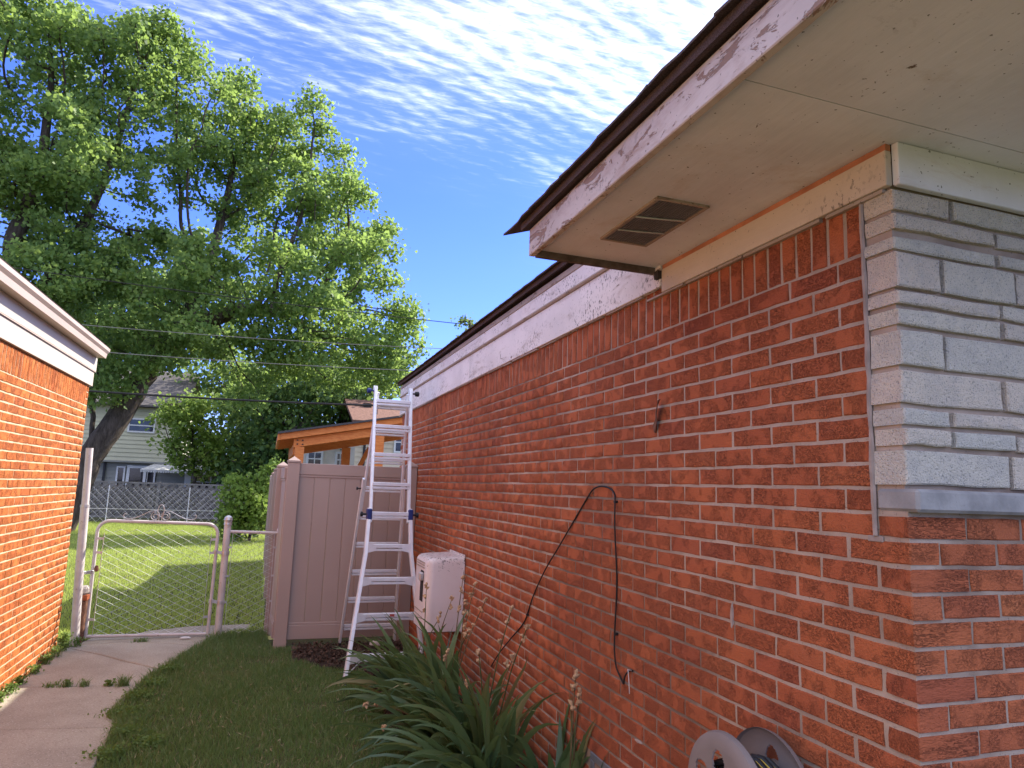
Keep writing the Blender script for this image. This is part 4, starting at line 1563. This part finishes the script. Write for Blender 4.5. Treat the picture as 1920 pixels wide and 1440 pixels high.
# ================================================================== TREES
def frames(d):
    a = np.where(np.abs(d[:, 2:3]) < .9, np.array([[0, 0, 1.0]]), np.array([[1.0, 0, 0]]))
    s = np.cross(d, a)
    s /= np.linalg.norm(s, axis=1, keepdims=True)
    return s, np.cross(s, d)


def grow(start, att, step, kill, infl, iters=140, rng=RNG):
    """space colonisation; start = list of polylines whose first is rooted"""
    pos, par = [], []
    for line in start:
        last = -1
        if pos and line[0] is not None:
            d = [np.linalg.norm(np.array(line[0]) - p) for p in pos]
            last = int(np.argmin(d))
        for a, b in zip(line, line[1:]):
            a, b = np.array(a, float), np.array(b, float)
            n = max(1, int(np.linalg.norm(b - a) / step))
            if last == -1 and not pos:
                pos.append(a)
                par.append(-1)
                last = 0
            for i in range(1, n + 1):
                pos.append(a + (b - a) * i / n + rng.normal(0, .02, 3))
                par.append(last)
                last = len(pos) - 1
    att = att.copy()
    P = np.array(pos)
    D = np.full(len(att), 1e9)
    I = np.zeros(len(att), int)
    new0 = 0
    for it in range(iters):
        if new0 < len(pos):
            Q = np.array(pos[new0:])
            for c0 in range(0, len(Q), 400):
                dd = np.linalg.norm(att[:, None, :] - Q[None, c0:c0 + 400, :], axis=2)
                j = dd.argmin(1)
                m_ = dd[np.arange(len(att)), j]
                u = m_ < D
                D[u] = m_[u]
                I[u] = j[u] + new0 + c0
            new0 = len(pos)
        keep = D > kill
        att, D, I = att[keep], D[keep], I[keep]
        if not len(att):
            break
        act = D < infl
        if not act.any():
            break
        P = np.array(pos)
        acc = np.zeros_like(P)
        v = att[act] - P[I[act]]
        v /= np.linalg.norm(v, axis=1, keepdims=True)
        np.add.at(acc, I[act], v)
        idx = np.unique(I[act])
        dirs = acc[idx] + rng.normal(0, .12, (len(idx), 3))
        dirs /= np.linalg.norm(dirs, axis=1, keepdims=True) + 1e-9
        newp = P[idx] + dirs * step
        for i, p in zip(idx, newp):
            pos.append(p)
            par.append(int(i))
        if len(pos) > 9000:
            break
    return np.array(pos), np.array(par)


def leaf_quads(c, size, rng, up=.5, droop=.35):
    """one folded kite per leaf"""
    n = len(c)
    d = rng.normal(0, 1, (n, 3))
    d[:, 2] -= droop
    d /= np.linalg.norm(d, axis=1, keepdims=True)
    nn = rng.normal(0, 1, (n, 3))
    nn[:, 2] += up
    s = np.cross(d, nn)
    s /= np.linalg.norm(s, axis=1, keepdims=True) + 1e-9
    nr = np.cross(s, d)
    L_ = (size * rng.uniform(.65, 1.25, n))[:, None]
    a = c - d * L_ * .5
    b = c + s * L_ * .42 + nr * L_ * .10
    t_ = c + d * L_ * .5
    e = c - s * L_ * .42 + nr * L_ * .10
    V = np.stack([a, b, t_, e], 1).reshape(-1, 3)
    F = np.arange(4 * n).reshape(n, 4)
    return V, F


def make_tree(name, label, start, lobes, n_att, step, kill, leaf, per, spread, trunk_r, mat, group=None, infl=5.0, thin=.35, cat='tree', bark='bark', clus=20):
    """lobes: (centre, radii); a branching skeleton with leaf clumps on its twigs"""
    rng = np.random.default_rng(abs(hash(label)) % 1000 if False else len(label) * 7 + n_att)
    base = np.array(start[0][0], float)
    root = thing(name, label, cat, tuple(base), group)
    vol = np.array([r[0] * r[1] * r[2] for c, r in lobes])
    cnt = np.maximum(3, (n_att * vol / vol.sum()).astype(int))
    A = []
    for (c, r), k in zip(lobes, cnt):
        nc = max(3, k // clus)
        q = rng.normal(0, 1, (nc, 3))
        q /= np.linalg.norm(q, axis=1, keepdims=True)
        q *= rng.uniform(.15, 1.15, (nc, 1)) ** (1 / 2.2)
        cc = np.array(c) + q * np.array(r)
        m_ = rng.normal(0, 1, (nc, clus, 3)) * (np.array([1, 1, .62]) * spread * 1.25)
        A.append((cc[:, None, :] + m_).reshape(-1, 3))
    att = np.concatenate(A)
    pos, par = grow(start, att, step, kill, infl, rng=rng)
    n = len(pos)
    tips = np.zeros(n)
    kids = np.bincount(par[par >= 0], minlength=n)
    rad = np.zeros(n)
    for i in range(n - 1, -1, -1):
        if kids[i] == 0:
            rad[i] += 1.0
            tips[i] += 1
        if par[i] >= 0:
            rad[par[i]] += rad[i]
            tips[par[i]] += tips[i]
    R = rad ** (1 / 1.75)
    R = np.maximum(R / R[0] * trunk_r, .007)
    child = [[] for _ in range(n)]
    for i in range(1, n):
        if par[i] >= 0:
            child[par[i]].append(i)
    m_ = MB()
    stack = [(0, None)]
    while stack:
        i0, p0 = stack.pop()
        ch = [i0] if p0 is None else [p0, i0]
        i = i0
        while child[i]:
            ks = sorted(child[i], key=lambda q: -R[q])
            for q in ks[1:]:
                stack.append((q, i))
            i = ks[0]
            ch.append(i)
        if len(ch) < 2:
            continue
        rs = [float(R[q]) for q in ch]
        if p0 is not None:
            rs[0] = min(rs[0], rs[1] * 1.25)
        for q in range(1, len(rs)):
            rs[q] = max(rs[q], .45 * rs[q - 1])
        m_.tube([tuple(pos[q]) for q in ch], rs, 9 if rs[0] > .08 else (6 if rs[0] > .025 else 4), caps=False)
    me = bpy.data.meshes.new('trunk')
    me.from_pydata(m_.v, [], m_.f)
    me.shade_smooth()
    link_mesh('trunk', me, bark, root)
    tw = np.where(tips <= max(2, thin * 10))[0]
    tw = tw[pos[tw, 2] > base[2] + .15]
    reps = rng.poisson(per, len(tw))
    c = np.repeat(pos[tw], reps, 0)
    c = c + rng.normal(0, 1, c.shape) * np.array([spread, spread, spread * .8])
    V, F = leaf_quads(c, leaf, rng)
    np_mesh('crown', V, F, mat, root)
    return root, n, len(c)


TY = 22.0
lobA = [(-4.22, 13.42, 1.57, 1.83), (-2.93, 12.75, 1.6, 1.9), (-1.41, 11.81, 1.5, 1.8), (-.26, 10.3, 1.4, 1.6), (.48, 8.53, 1.4, 1.6), (.97, 6.55, 1.55, 1.4), (-1.09, 7.59, 2.1, 1.9), (-3.36, 9.26, 2.2, 2.0), (-4.6, 11.0, 1.0, 1.6), (-4.68, 6.64, 2.1, 1.8), (-2.21, 5.5, 2.3, 1.2), (.45, 5.4, 1.6, .85), (-6.05, 5.9, 1.5, 1.3)]
offs = [0, .6, -.4, .5, -.6, .3, -1.2, 1.2, -.5, -1.5, .8, -.8, 1.0]
LA = [((x, TY + o, z), (rx, 1.9, rz)) for (x, z, rx, rz), o in zip(lobA, offs)]
SPRAY_A = [(-4.92, 14.89), (-3.44, 14.83), (-2.1, 14.3), (-1.03, 13.9), (-.12, 13.38), (.36, 12.24), (.93, 11.31), (1.58, 10.37), (2.03, 9.03), (2.55, 7.47), (2.74, 6.36), (2.35, 5.4)]
LA += [((-6.7, TY - 1.3, 4.7), (1.0, .7, .8)), ((-5.3, TY - 1.2, 4.7), (1.1, .7, .7)), ((-7.6, TY - 1.0, 5.6), (.9, .7, .9))]
LA += [((x - .28, TY + (i % 3 - 1) * .8, z - .2), (.42, .5, .40)) for i, (x, z) in enumerate(SPRAY_A)]
startA = [[(-7.1, TY, -.2), (-6.55, TY, 2.1), (-6.0, TY, 3.2), (-5.37, TY, 4.7), (-4.6, TY, 6.1), (-4.0, TY, 7.6)],
          [(-4.6, TY, 6.1), (-2.9, TY - .4, 6.9), (-1.2, TY - .3, 7.1)],
          [(-6.55, TY, 2.1), (-6.75, TY + .5, 4.6), (-6.6, TY + .8, 7.6)]]
infoA = make_tree('maple_tree', 'large leaning maple with a broad bright green crown over the cream house', startA, LA, 5000, .30, .29, .140, 40, .185, .36, 'maple_leaf', 'big trees behind the yard')
BY = 20.5
lobB = [(-8.95, 13.8, 1.2, 1.15), (-7.99, 13.54, 1.3, 1.3), (-6.57, 14.24, .5, .95), (-5.83, 13.4, .7, .85), (-6.74, 12.15, 1.3, 1.4), (-8.63, 11.09, 1.8, 1.8), (-7.14, 10.09, 1.6, 1.5), (-8.57, 8.42, 1.7, 1.45), (-6.45, 8.12, 1.5, 1.3), (-7.48, 6.9, 1.6, 1.1), (-10.81, 10.63, 2.0, 2.2)]
LB = [((x, BY + (i % 3 - 1) * .7, z), (rx, 1.7, rz)) for i, (x, z, rx, rz) in enumerate(lobB)]
SPRAY_B = [(-9.19, 14.94), (-7.88, 14.97), (-6.62, 15.42), (-5.78, 15.29), (-5.19, 14.46), (-9.68, 14.44), (-8.61, 14.9)]
LB += [((x - .1, BY + (i % 3 - 1) * .6, z - .35), (.38, .45, .42)) for i, (x, z) in enumerate(SPRAY_B)]
startB = [[(-8.9, BY, -.2), (-8.75, BY, 3.0), (-8.5, BY, 5.5), (-8.7, BY, 8.0), (-8.2, BY, 10.0)],
          [(-8.5, BY, 5.5), (-7.6, BY + .3, 7.4), (-6.9, BY + .3, 9.6)]]
infoB = make_tree('maple_tree', 'tall upright maple reaching the top left corner above the garage', startB, LB, 4000, .30, .29, .136, 40, .175, .30, 'maple_leaf', 'big trees behind the yard')
LC = [((-.2, 32, 4.6), (2.6, 1.8, 2.3)), ((-2.2, 33.6, 4.0), (1.5, 1.2, 2.2)), ((1.2, 31.5, 6.0), (2.2, 1.6, 1.8)), ((-3.6, 37, 5.6), (2.2, 1.4, 2.2)), ((-1.3, 32.0, 2.0), (2.0, 1.2, 1.6)), ((-3.0, 37.5, 2.2), (1.8, 1.0, 2.2)), ((-1.0, 31.0, 1.0), (1.6, .8, 1.2))]
make_tree('dark_tree', 'dark dense tree filling the space between cream house and pavilion', [[(-1.2, 32, -.2), (-1.2, 32, 2.0), (-1.0, 32, 3.6)]], LC, 2600, .5, .5, .24, 34, .40, .30, 'dark_leaf', 'big trees behind the yard')
LD = [((-13.8, 44, 7.5), (3.6, 2, 3.6)), ((-11.0, 44, 11.0), (3.4, 2, 3.0)), ((-7.6, 45, 11.5), (3.4, 2, 3.0)), ((-13.8, 44, 3.6), (2.8, 1.8, 2.8))]
make_tree('dark_tree', 'dark background tree behind the maples above the cream house', [[(-12.4, 44, -.2), (-12.3, 44, 3.5), (-11.5, 44, 7.0)]], LD, 1500, .6, .65, .34, 30, .5, .30, 'dark_leaf', 'big trees behind the yard')
make_tree('leafy_shrub', 'bright yellow-green shrub climbing at the side of the cream house', [[(-4.6, 31.6, -.1), (-4.6, 31.6, 1.6), (-4.7, 31.6, 2.6)]],
          [((-4.55, 31.6, 3.15), (1.05, .7, 1.1)), ((-5.0, 31.5, 4.3), (.9, .7, .9)), ((-4.1, 31.5, 2.6), (.75, .5, .6))], 900, .25, .26, .17, 20, .20, .10, 'bright_leaf', cat='shrub')
make_tree('leafy_shrub', 'sunny yellow-green bush growing over the far end of the vinyl fence', [[(-1.9, 19, -.05), (-1.85, 19, .5)]],
          [((-1.92, 19, .95), (.62, .6, .85)), ((-1.62, 19, 1.55), (.40, .45, .45)), ((-2.2, 19.1, .45), (.5, .5, .45))], 900, .14, .15, .115, 22, .11, .05, 'bright_leaf', cat='shrub')
make_tree('garden_tree', 'small dark treetop peeping over the house roof edge', [[(4.85, 22, -.1), (4.85, 22, 4.5), (4.85, 22, 6.2)]],
          [((4.85, 22, 6.9), (.5, .5, .62)), ((5.3, 22, 6.3), (.7, .6, .6))], 160, .2, .25, .12, 14, .14, .10, 'dark_leaf')


# ================================================================== GRASS, MULCH, WEEDS
def poly_mask(p, poly):
    x, y = p[:, 0], p[:, 1]
    inside = np.zeros(len(p), bool)
    n = len(poly)
    for i in range(n):
        x0, y0 = poly[i]
        x1, y1 = poly[(i + 1) % n]
        cond = ((y0 > y) != (y1 > y)) & (x < (x1 - x0) * (y - y0) / (y1 - y0 + 1e-12) + x0)
        inside ^= cond
    return inside


def blades(p, h, w, lean, rng, z0=-.012):
    n = len(p)
    az = rng.uniform(0, 2 * np.pi, n)
    side_ = np.stack([np.cos(az), np.sin(az), np.zeros(n)], 1)
    ln = rng.uniform(0, 2 * np.pi, n)
    ld_ = np.stack([np.cos(ln), np.sin(ln), np.zeros(n)], 1) * (lean * rng.uniform(.2, 1.2, n) * h)[:, None]
    b = np.concatenate([p, np.full((n, 1), z0)], 1)
    up = np.zeros((n, 3))
    up[:, 2] = h
    ww = (w * rng.uniform(.6, 1.3, n))[:, None]
    v0, v1 = b - side_ * ww / 2, b + side_ * ww / 2
    m_ = b + up * .55 + ld_ * .30
    v2, v3 = m_ - side_ * ww * .42, m_ + side_ * ww * .42
    v4 = b + up * .95 + ld_
    V = np.stack([v0, v1, v2, v3, v4], 1).reshape(-1, 3)
    o = (np.arange(n) * 5)[:, None]
    F = np.concatenate([o + np.array([[0, 1, 3]]), o + np.array([[0, 3, 2]]), o + np.array([[2, 3, 4]])], 0)
    return V, F


MULCH = [(-1.20, 5.75), (-.95, 5.38), (-.62, 5.15), (-.62, 4.6), (-.60, 3.6), (-.55, 2.6), (-.5, 1.6), (-.45, .6), (-.003, .6), (-.003, 6.23), (-1.18, 6.23)]
EDGE = [(-2.34, .2), (-2.33, 3.4), (-2.38, 3.74), (-2.37, 4.08), (-2.47, 4.42), (-2.44, 4.75), (-2.40, 5.1), (-2.31, 5.58), (-2.19, 6.05), (-2.07, 6.47), (-1.98, 6.76), (-1.92, 6.95)]
LAWN = EDGE + [(-1.44, 6.95), (-1.37, 6.24), (-1.20, 6.24)] + [(-1.20, 5.75), (-.95, 5.38), (-.62, 5.15), (-.62, 4.6), (-.60, 3.6), (-.55, 2.6), (-.5, 1.6), (-.45, .2)]
rg = np.random.default_rng(3)
n = 150000
p = np.stack([rg.uniform(-2.5, -.4, n), rg.uniform(.8, 6.95, n)], 1)
clump = np.sin(p[:, 0] * 9 + 1.3 * np.sin(p[:, 1] * 5)) * np.sin(p[:, 1] * 7 + p[:, 0] * 3)
bare = np.zeros(n)
for bx0, by0, br_, amt in ((-1.42, 5.72, .26, .9), (-1.15, 4.25, .20, .55), (-.95, 3.3, .22, .6), (-1.75, 5.0, .16, .4), (-.85, 4.6, .18, .6), (-1.5, 3.2, .2, .45), (-2.0, 4.1, .14, .3)):
    q_ = np.hypot((p[:, 0] - bx0) / 1.25, p[:, 1] - by0) / br_
    bare = np.maximum(bare, amt * np.exp(-q_ ** 2 * 1.4))
p = p[poly_mask(p, LAWN) & (rg.uniform(0, 1, n) < (.78 + .22 * clump) * (1 - bare))]
dist_e = np.min(np.stack([np.abs(p[:, 0] - np.interp(p[:, 1], [e[1] for e in EDGE], [e[0] for e in EDGE]))]), 0)
h = rg.uniform(.028, .062, len(p)) * (1 + .25 * np.sin(p[:, 0] * 6) * np.sin(p[:, 1] * 4.3)) + .035 * np.exp(-dist_e / .06) * rg.uniform(0, 1, len(p)) + .08 * np.clip((p[:, 1] - 6.35) / .5, 0, 1) * rg.uniform(0, 1, len(p)) ** 2
V, F = blades(p, h, .0042, .75, rg)
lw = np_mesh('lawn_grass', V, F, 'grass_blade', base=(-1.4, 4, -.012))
tag(lw, 'dark shaded lawn between the walk and the red brick house', 'grass', kind='stuff')
n = 5000
p = np.stack([rg.uniform(-2.4, -.5, n), rg.uniform(.8, 6.9, n)], 1)
p = p[poly_mask(p, LAWN)]
c = np.concatenate([p, rg.uniform(.0, .022, (len(p), 1))], 1)
V, F = leaf_quads(c, .050, rg, up=2.5, droop=0)
V = V.reshape(-1, 4, 3)
mid_ = (V[:, 0] + V[:, 2]) / 2
V[:, 1] = mid_ + (V[:, 1] - mid_) * .10
V[:, 3] = mid_ + (V[:, 3] - mid_) * .10
st_ = np_mesh('dead_grass', V.reshape(-1, 3), F, 'straw', base=(-1.4, 4, 0))
tag(st_, 'dry straw lying between the blades of the shaded lawn', 'grass', kind='stuff')
# grass creeping over the edge of the walk
n = 190000
p = np.stack([rg.uniform(-10, -1.46, n), 6.95 + 19.5 * rg.uniform(0, 1, n) ** 1.5], 1)
inslab = np.zeros(len(p), bool)
for s in SLABS[-2:]:
    inslab |= poly_mask(p, s)
p = p[~inslab & ((p[:, 0] < -3.32) | (p[:, 1] > 6.95)) & ~((p[:, 0] < -3.35) & (p[:, 1] < 6.9))]
h = rg.uniform(.030, .060, len(p)) * (1 + .03 * (p[:, 1] - 7))
V, F = blades(p, h, .0075, .7, rg)
k5 = 1 + .09 * np.repeat(p[:, 1] - 7, 5)
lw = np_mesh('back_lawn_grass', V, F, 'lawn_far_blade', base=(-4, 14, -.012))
tag(lw, 'sunlit back lawn behind the chain-link gate', 'grass', kind='stuff')

mu = MB()
nx, ny = 16, 60
gx = np.linspace(-1.25, .0, nx)
gy = np.linspace(.6, 6.24, ny)
vs, fs = [], []
rm = random.Random(9)
for j, yy in enumerate(gy):
    for i, xx in enumerate(gx):
        inside = poly_mask(np.array([[xx - .02, yy]]), MULCH)[0]
        vs.append((xx, yy, (.022 + rm.uniform(-.012, .016) + .02 * (xx + .6)) if inside else -.03))
for j in range(ny - 1):
    for i in range(nx - 1):
        fs.append((j * nx + i, j * nx + i + 1, (j + 1) * nx + i + 1, (j + 1) * nx + i))
mu.add(vs, fs)
mo = mu.build('mulch_bed', 'mulch', smooth=True)
tag(mo, 'dark mulch bed at the foot of the house wall', None, kind='structure')
n = 9000
p = np.stack([rg.uniform(-1.2, -.01, n), rg.uniform(1.5, 6.22, n)], 1)
p = p[poly_mask(p, MULCH)]
c = np.concatenate([p, rg.uniform(.02, .05, (len(p), 1))], 1)
V, F = leaf_quads(c, .032, rg, up=1.5, droop=0)
mc = np_mesh('mulch_chips', V, F, 'mulch_chip', base=(-.6, 4, .02))
tag(mc, 'loose brown bark chips scattered over the mulch bed', 'mulch', kind='stuff')


def rock(name, loc, size, mat, label, cat, seed):
    bm = bmesh.new()
    bmesh.ops.create_icosphere(bm, subdivisions=2, radius=1)
    rr = random.Random(seed)
    for v in bm.verts:
        k_ = 1 + rr.uniform(-.18, .18)
        v.co = Vector((v.co.x * size[0] * k_, v.co.y * size[1] * k_, max(-.4, v.co.z) * size[2] * k_))
    me = bpy.data.meshes.new(name)
    bm.to_mesh(me)
    bm.free()
    o = link_mesh(name, me, mat)
    o.location = loc
    return tag(o, label, cat)


rock('rock', (-.38, 5.98, .055), (.075, .05, .035), 'pale_rock', 'pale flat rock lying on the mulch behind the ladder', 'rock', 2)
rock('litter_scrap', (-2.22, 6.80, .012), (.055, .022, .012), 'white_trim', 'small white scrap lying on the walk in front of the gate', 'litter', 6)


def tuft(loc, n_grass, n_leaf, r, hgt, seed, label, group, name='weed_tuft'):
    rr = np.random.default_rng(seed)
    root = thing(name, label, 'weed', loc, group)
    if n_grass:
        p_ = rr.normal(0, r * .5, (n_grass, 2)) + np.array(loc[:2])
        V, F = blades(p_, rr.uniform(.4, 1, n_grass) * hgt, .005, .8, rr, z0=loc[2])
        np_mesh('blades', V, F, 'grass_blade', root)['kind'] = 'stuff'
    if n_leaf:
        n_leaf = int(n_leaf * 1.8)
        c_ = np.concatenate([rr.normal(0, r * .5, (n_leaf, 2)) + np.array(loc[:2]), loc[2] + rr.uniform(.2, 1, (n_leaf, 1)) * hgt * .7], 1)
        V, F = leaf_quads(c_, .021, rr, up=1.4, droop=.1)
        np_mesh('leaves', V, F, 'weed_leaf', root)['kind'] = 'stuff'
    return root


ORD = ['nearest', 'second', 'third', 'fourth', 'fifth', 'sixth', 'seventh', 'eighth', 'ninth', 'tenth']
i = 0
for (x, y, ng, nl, r, hh) in [(-3.255, 4.35, 25, 60, .05, .09), (-3.25, 4.62, 10, 70, .045, .10), (-3.255, 4.85, 10, 90, .05, .11), (-3.25, 5.05, 10, 90, .05, .11), (-3.25, 5.30, 14, 70, .04, .10), (-3.245, 5.62, 20, 55, .045, .11), (-3.24, 5.95, 35, 60, .045, .13), (-3.235, 6.2, 30, 70, .045, .15), (-3.23, 6.45, 20, 150, .05, .24), (-3.15, 6.60, 10, 60, .04, .14)]:
    i += 1
    tuft((x, y, -.005), ng, nl, r, hh, i, 'leafy weed clump at the foot of the orange wall, ' + ORD[10 - i] + ' from the gate', 'weeds along the garage wall')
for (x, y, ng, nl, r, hh) in [(-3.02, 5.20, 60, 12, .06, .05), (-2.90, 5.18, 80, 12, .05, .08), (-2.78, 5.16, 60, 6, .035, .08)]:
    i += 1
    tuft((x, y, -.005), ng, nl, r, hh, i, 'grass tuft in the walk joint, ' + ORD[i - 11] + ' from the garage wall', 'weeds in the walk joint')
tuft((-2.60, 5.13, -.005), 10, 45, .035, .07, 31, 'round-leaved weed in the middle of the walk joint', None)
tuft((-2.50, 5.11, -.005), 120, 8, .045, .11, 32, 'dense dark grass tuft in the walk joint nearest the lawn', None)
tuft((-2.62, 6.74, .0), 90, 10, .06, .05, 33, 'small grass tuft in the walk crack in front of the gate', None)
j = 0
for (x, y, r) in [(-2.30, 3.55, .10), (-2.28, 3.95, .11), (-2.36, 4.35, .12), (-2.33, 4.75, .10), (-2.27, 5.1, .09), (-2.2, 5.5, .08), (-2.12, 3.7, .10)]:
    j += 1
    tuft((x, y, -.01), 60, 170, r, .085, 60 + j, 'pale leafy clover patch at the lawn edge, ' + ['nearest the camera', 'second from the camera', 'third from the camera', 'fourth from the camera', 'fifth from the camera', 'farthest along the walk', 'just inside the lawn'][j - 1], 'clover patches at the lawn edge', 'clover_patch')


# ================================================================== IRISES
def strap(base, az, length, width, lean, droop, rr, n=8):
    """arching sword leaf with a folded midrib"""
    p = Vector(base)
    d = Vector((math.cos(az), math.sin(az), 0))
    s = Vector((-d.y, d.x, 0))
    tw = rr.uniform(-.6, .6)
    tw0 = rr.uniform(-1.25, 1.25)
    ang = math.pi / 2 - lean
    vs, fs = [], []
    for i_ in range(n + 1):
        u = i_ / n
        w = width * (1 - u ** 3.2) * (.75 + .5 * math.sin(math.pi * min(1, u * 1.3)) * .6)
        tang = d * math.cos(ang) + Vector((0, 0, 1)) * math.sin(ang)
        n0 = s.cross(tang).normalized()
        ph = tw0 + tw * u
        sd = (s * math.cos(ph) + n0 * math.sin(ph)).normalized()
        nr = sd.cross(tang).normalized()
        vs += [p - sd * w / 2, p + nr * w * .14, p + sd * w / 2]
        p = p + tang * (length / n)
        ang -= droop * (u ** 1.3) * 3.0 / n
        if p.z < .03:
            p.z = .03
    for i_ in range(n):
        a = i_ * 3
        fs += [(a, a + 1, a + 4, a + 3), (a + 1, a + 2, a + 5, a + 4)]
    return vs, fs


def iris(x, y, n_leaf, lmin, lmax, lean_dir, spread, seed, label, stalks=()):
    rr = random.Random(seed)
    root = thing('iris_plant', label, 'plant', (x, y, .02), 'irises along the house wall')
    for i_ in range(n_leaf):
        bx_, by_ = x + rr.gauss(0, .06), y + rr.gauss(0, .09)
        bx_ = min(bx_, -.03)
        az = lean_dir + rr.gauss(0, spread)
        L_ = rr.uniform(lmin, lmax)
        lean = abs(rr.gauss(.72, .36))
        if math.cos(az) > 0:
            lean *= .35
        vs, fs = strap((bx_, by_, .02), az, L_, rr.uniform(.042, .066), lean, rr.uniform(.45, 1.5), rr, 10)
        vs = [Vector((min(v.x, -.006 - .001 * rr.random()), v.y, v.z)) for v in vs]
        m_ = MB().add(vs, fs)
        me = bpy.data.meshes.new('leaf')
        me.from_pydata(m_.v, [], m_.f)
        me.shade_smooth()
        link_mesh('leaf', me, 'iris_leaf', root)
    for (sx, sy, sz, nb) in stalks:
        b0 = Vector((x + rr.gauss(0, .04), y + rr.gauss(0, .05), .02))
        e = Vector((sx, sy, sz))
        mid = b0.lerp(e, .55) + Vector((0, 0, .08))
        pts = smooth_path([b0, mid, e], 6)
        st = MB().tube(pts, [.0052 - .0028 * k_ / (len(pts) - 1) for k_ in range(len(pts))], 6).build('flower_stalk', 'green_stalk' if rr.random() < .5 else 'dry_stalk', root, smooth=True)
        for b_ in range(nb):
            u = 1 - b_ * .16
            q = pts[int(u * (len(pts) - 1))] + Vector((rr.uniform(-.012, .012), rr.uniform(-.02, .02), 0)) * (1 if b_ else 0)
            fm = MB()
            for _ in range(5):
                a = rr.uniform(0, 6.28)
                o_ = Vector((math.cos(a), math.sin(a), 0))
                t0 = q + Vector((0, 0, rr.uniform(-.012, .012)))
                tip = t0 + o_ * rr.uniform(.010, .026) + Vector((0, 0, rr.uniform(-.018, .032)))
                fm.tube([t0, t0.lerp(tip, .5) + Vector((0, 0, .006)), tip], [.005, .0105, .002], 5)
            fm.build('dried_flower', 'dry_flower', st, smooth=True)
    return root


W_ = math.pi                       # leaning away from the wall
iris(-.36, 4.02, 64, .48, .84, W_ - .15, .75, 1, 'iris clump at the far end, its leaves fanning out under the ladder foot', [(-.34, 4.0, .88, 3), (-.15, 3.95, .80, 2), (-.24, 3.9, .70, 2)])
iris(-.26, 3.55, 66, .50, .88, W_ + .1, .9, 2, 'iris clump in front of the white wall cabinet with tall withered stalks', [(-.16, 3.62, 1.00, 3), (-.12, 3.45, .98, 4), (-.2, 3.4, .86, 3), (-.10, 3.25, .90, 3), (-.22, 3.2, .72, 2)])
iris(-.33, 3.15, 66, .48, .80, W_ + .35, .8, 3, 'iris clump spilling over the lawn in the middle of the row', [(-.86, 3.2, .30, 2), (-.78, 2.98, .22, 1), (-.40, 3.05, .62, 2)])
iris(-.22, 2.75, 64, .48, .84, W_ + .5, 1.0, 4, 'iris clump against the wall below the hanging cable', [(-.10, 2.72, .93, 3), (-.06, 2.55, .86, 2), (-.3, 2.7, .70, 2), (-.16, 2.5, .70, 2)])
iris(-.30, 2.35, 66, .50, .84, W_ + .6, .9, 5, 'nearest broad iris clump with long arching leaves', [(-.42, 2.5, .58, 1)])
iris(-.09, 2.02, 36, .45, .74, W_ + 1.2, 1.3, 6, 'upright iris clump pressed against the brick wall nearest the camera', [(-.10, 1.78, .78, 3), (-.07, 1.80, .70, 2)])
iris(-.05, 1.35, 4, .55, .72, W_ + 1.5, .3, 8, 'few lone iris leaves standing near the hose reel')
print('tris', sum(len(m_.polygons) for m_ in bpy.data.meshes))
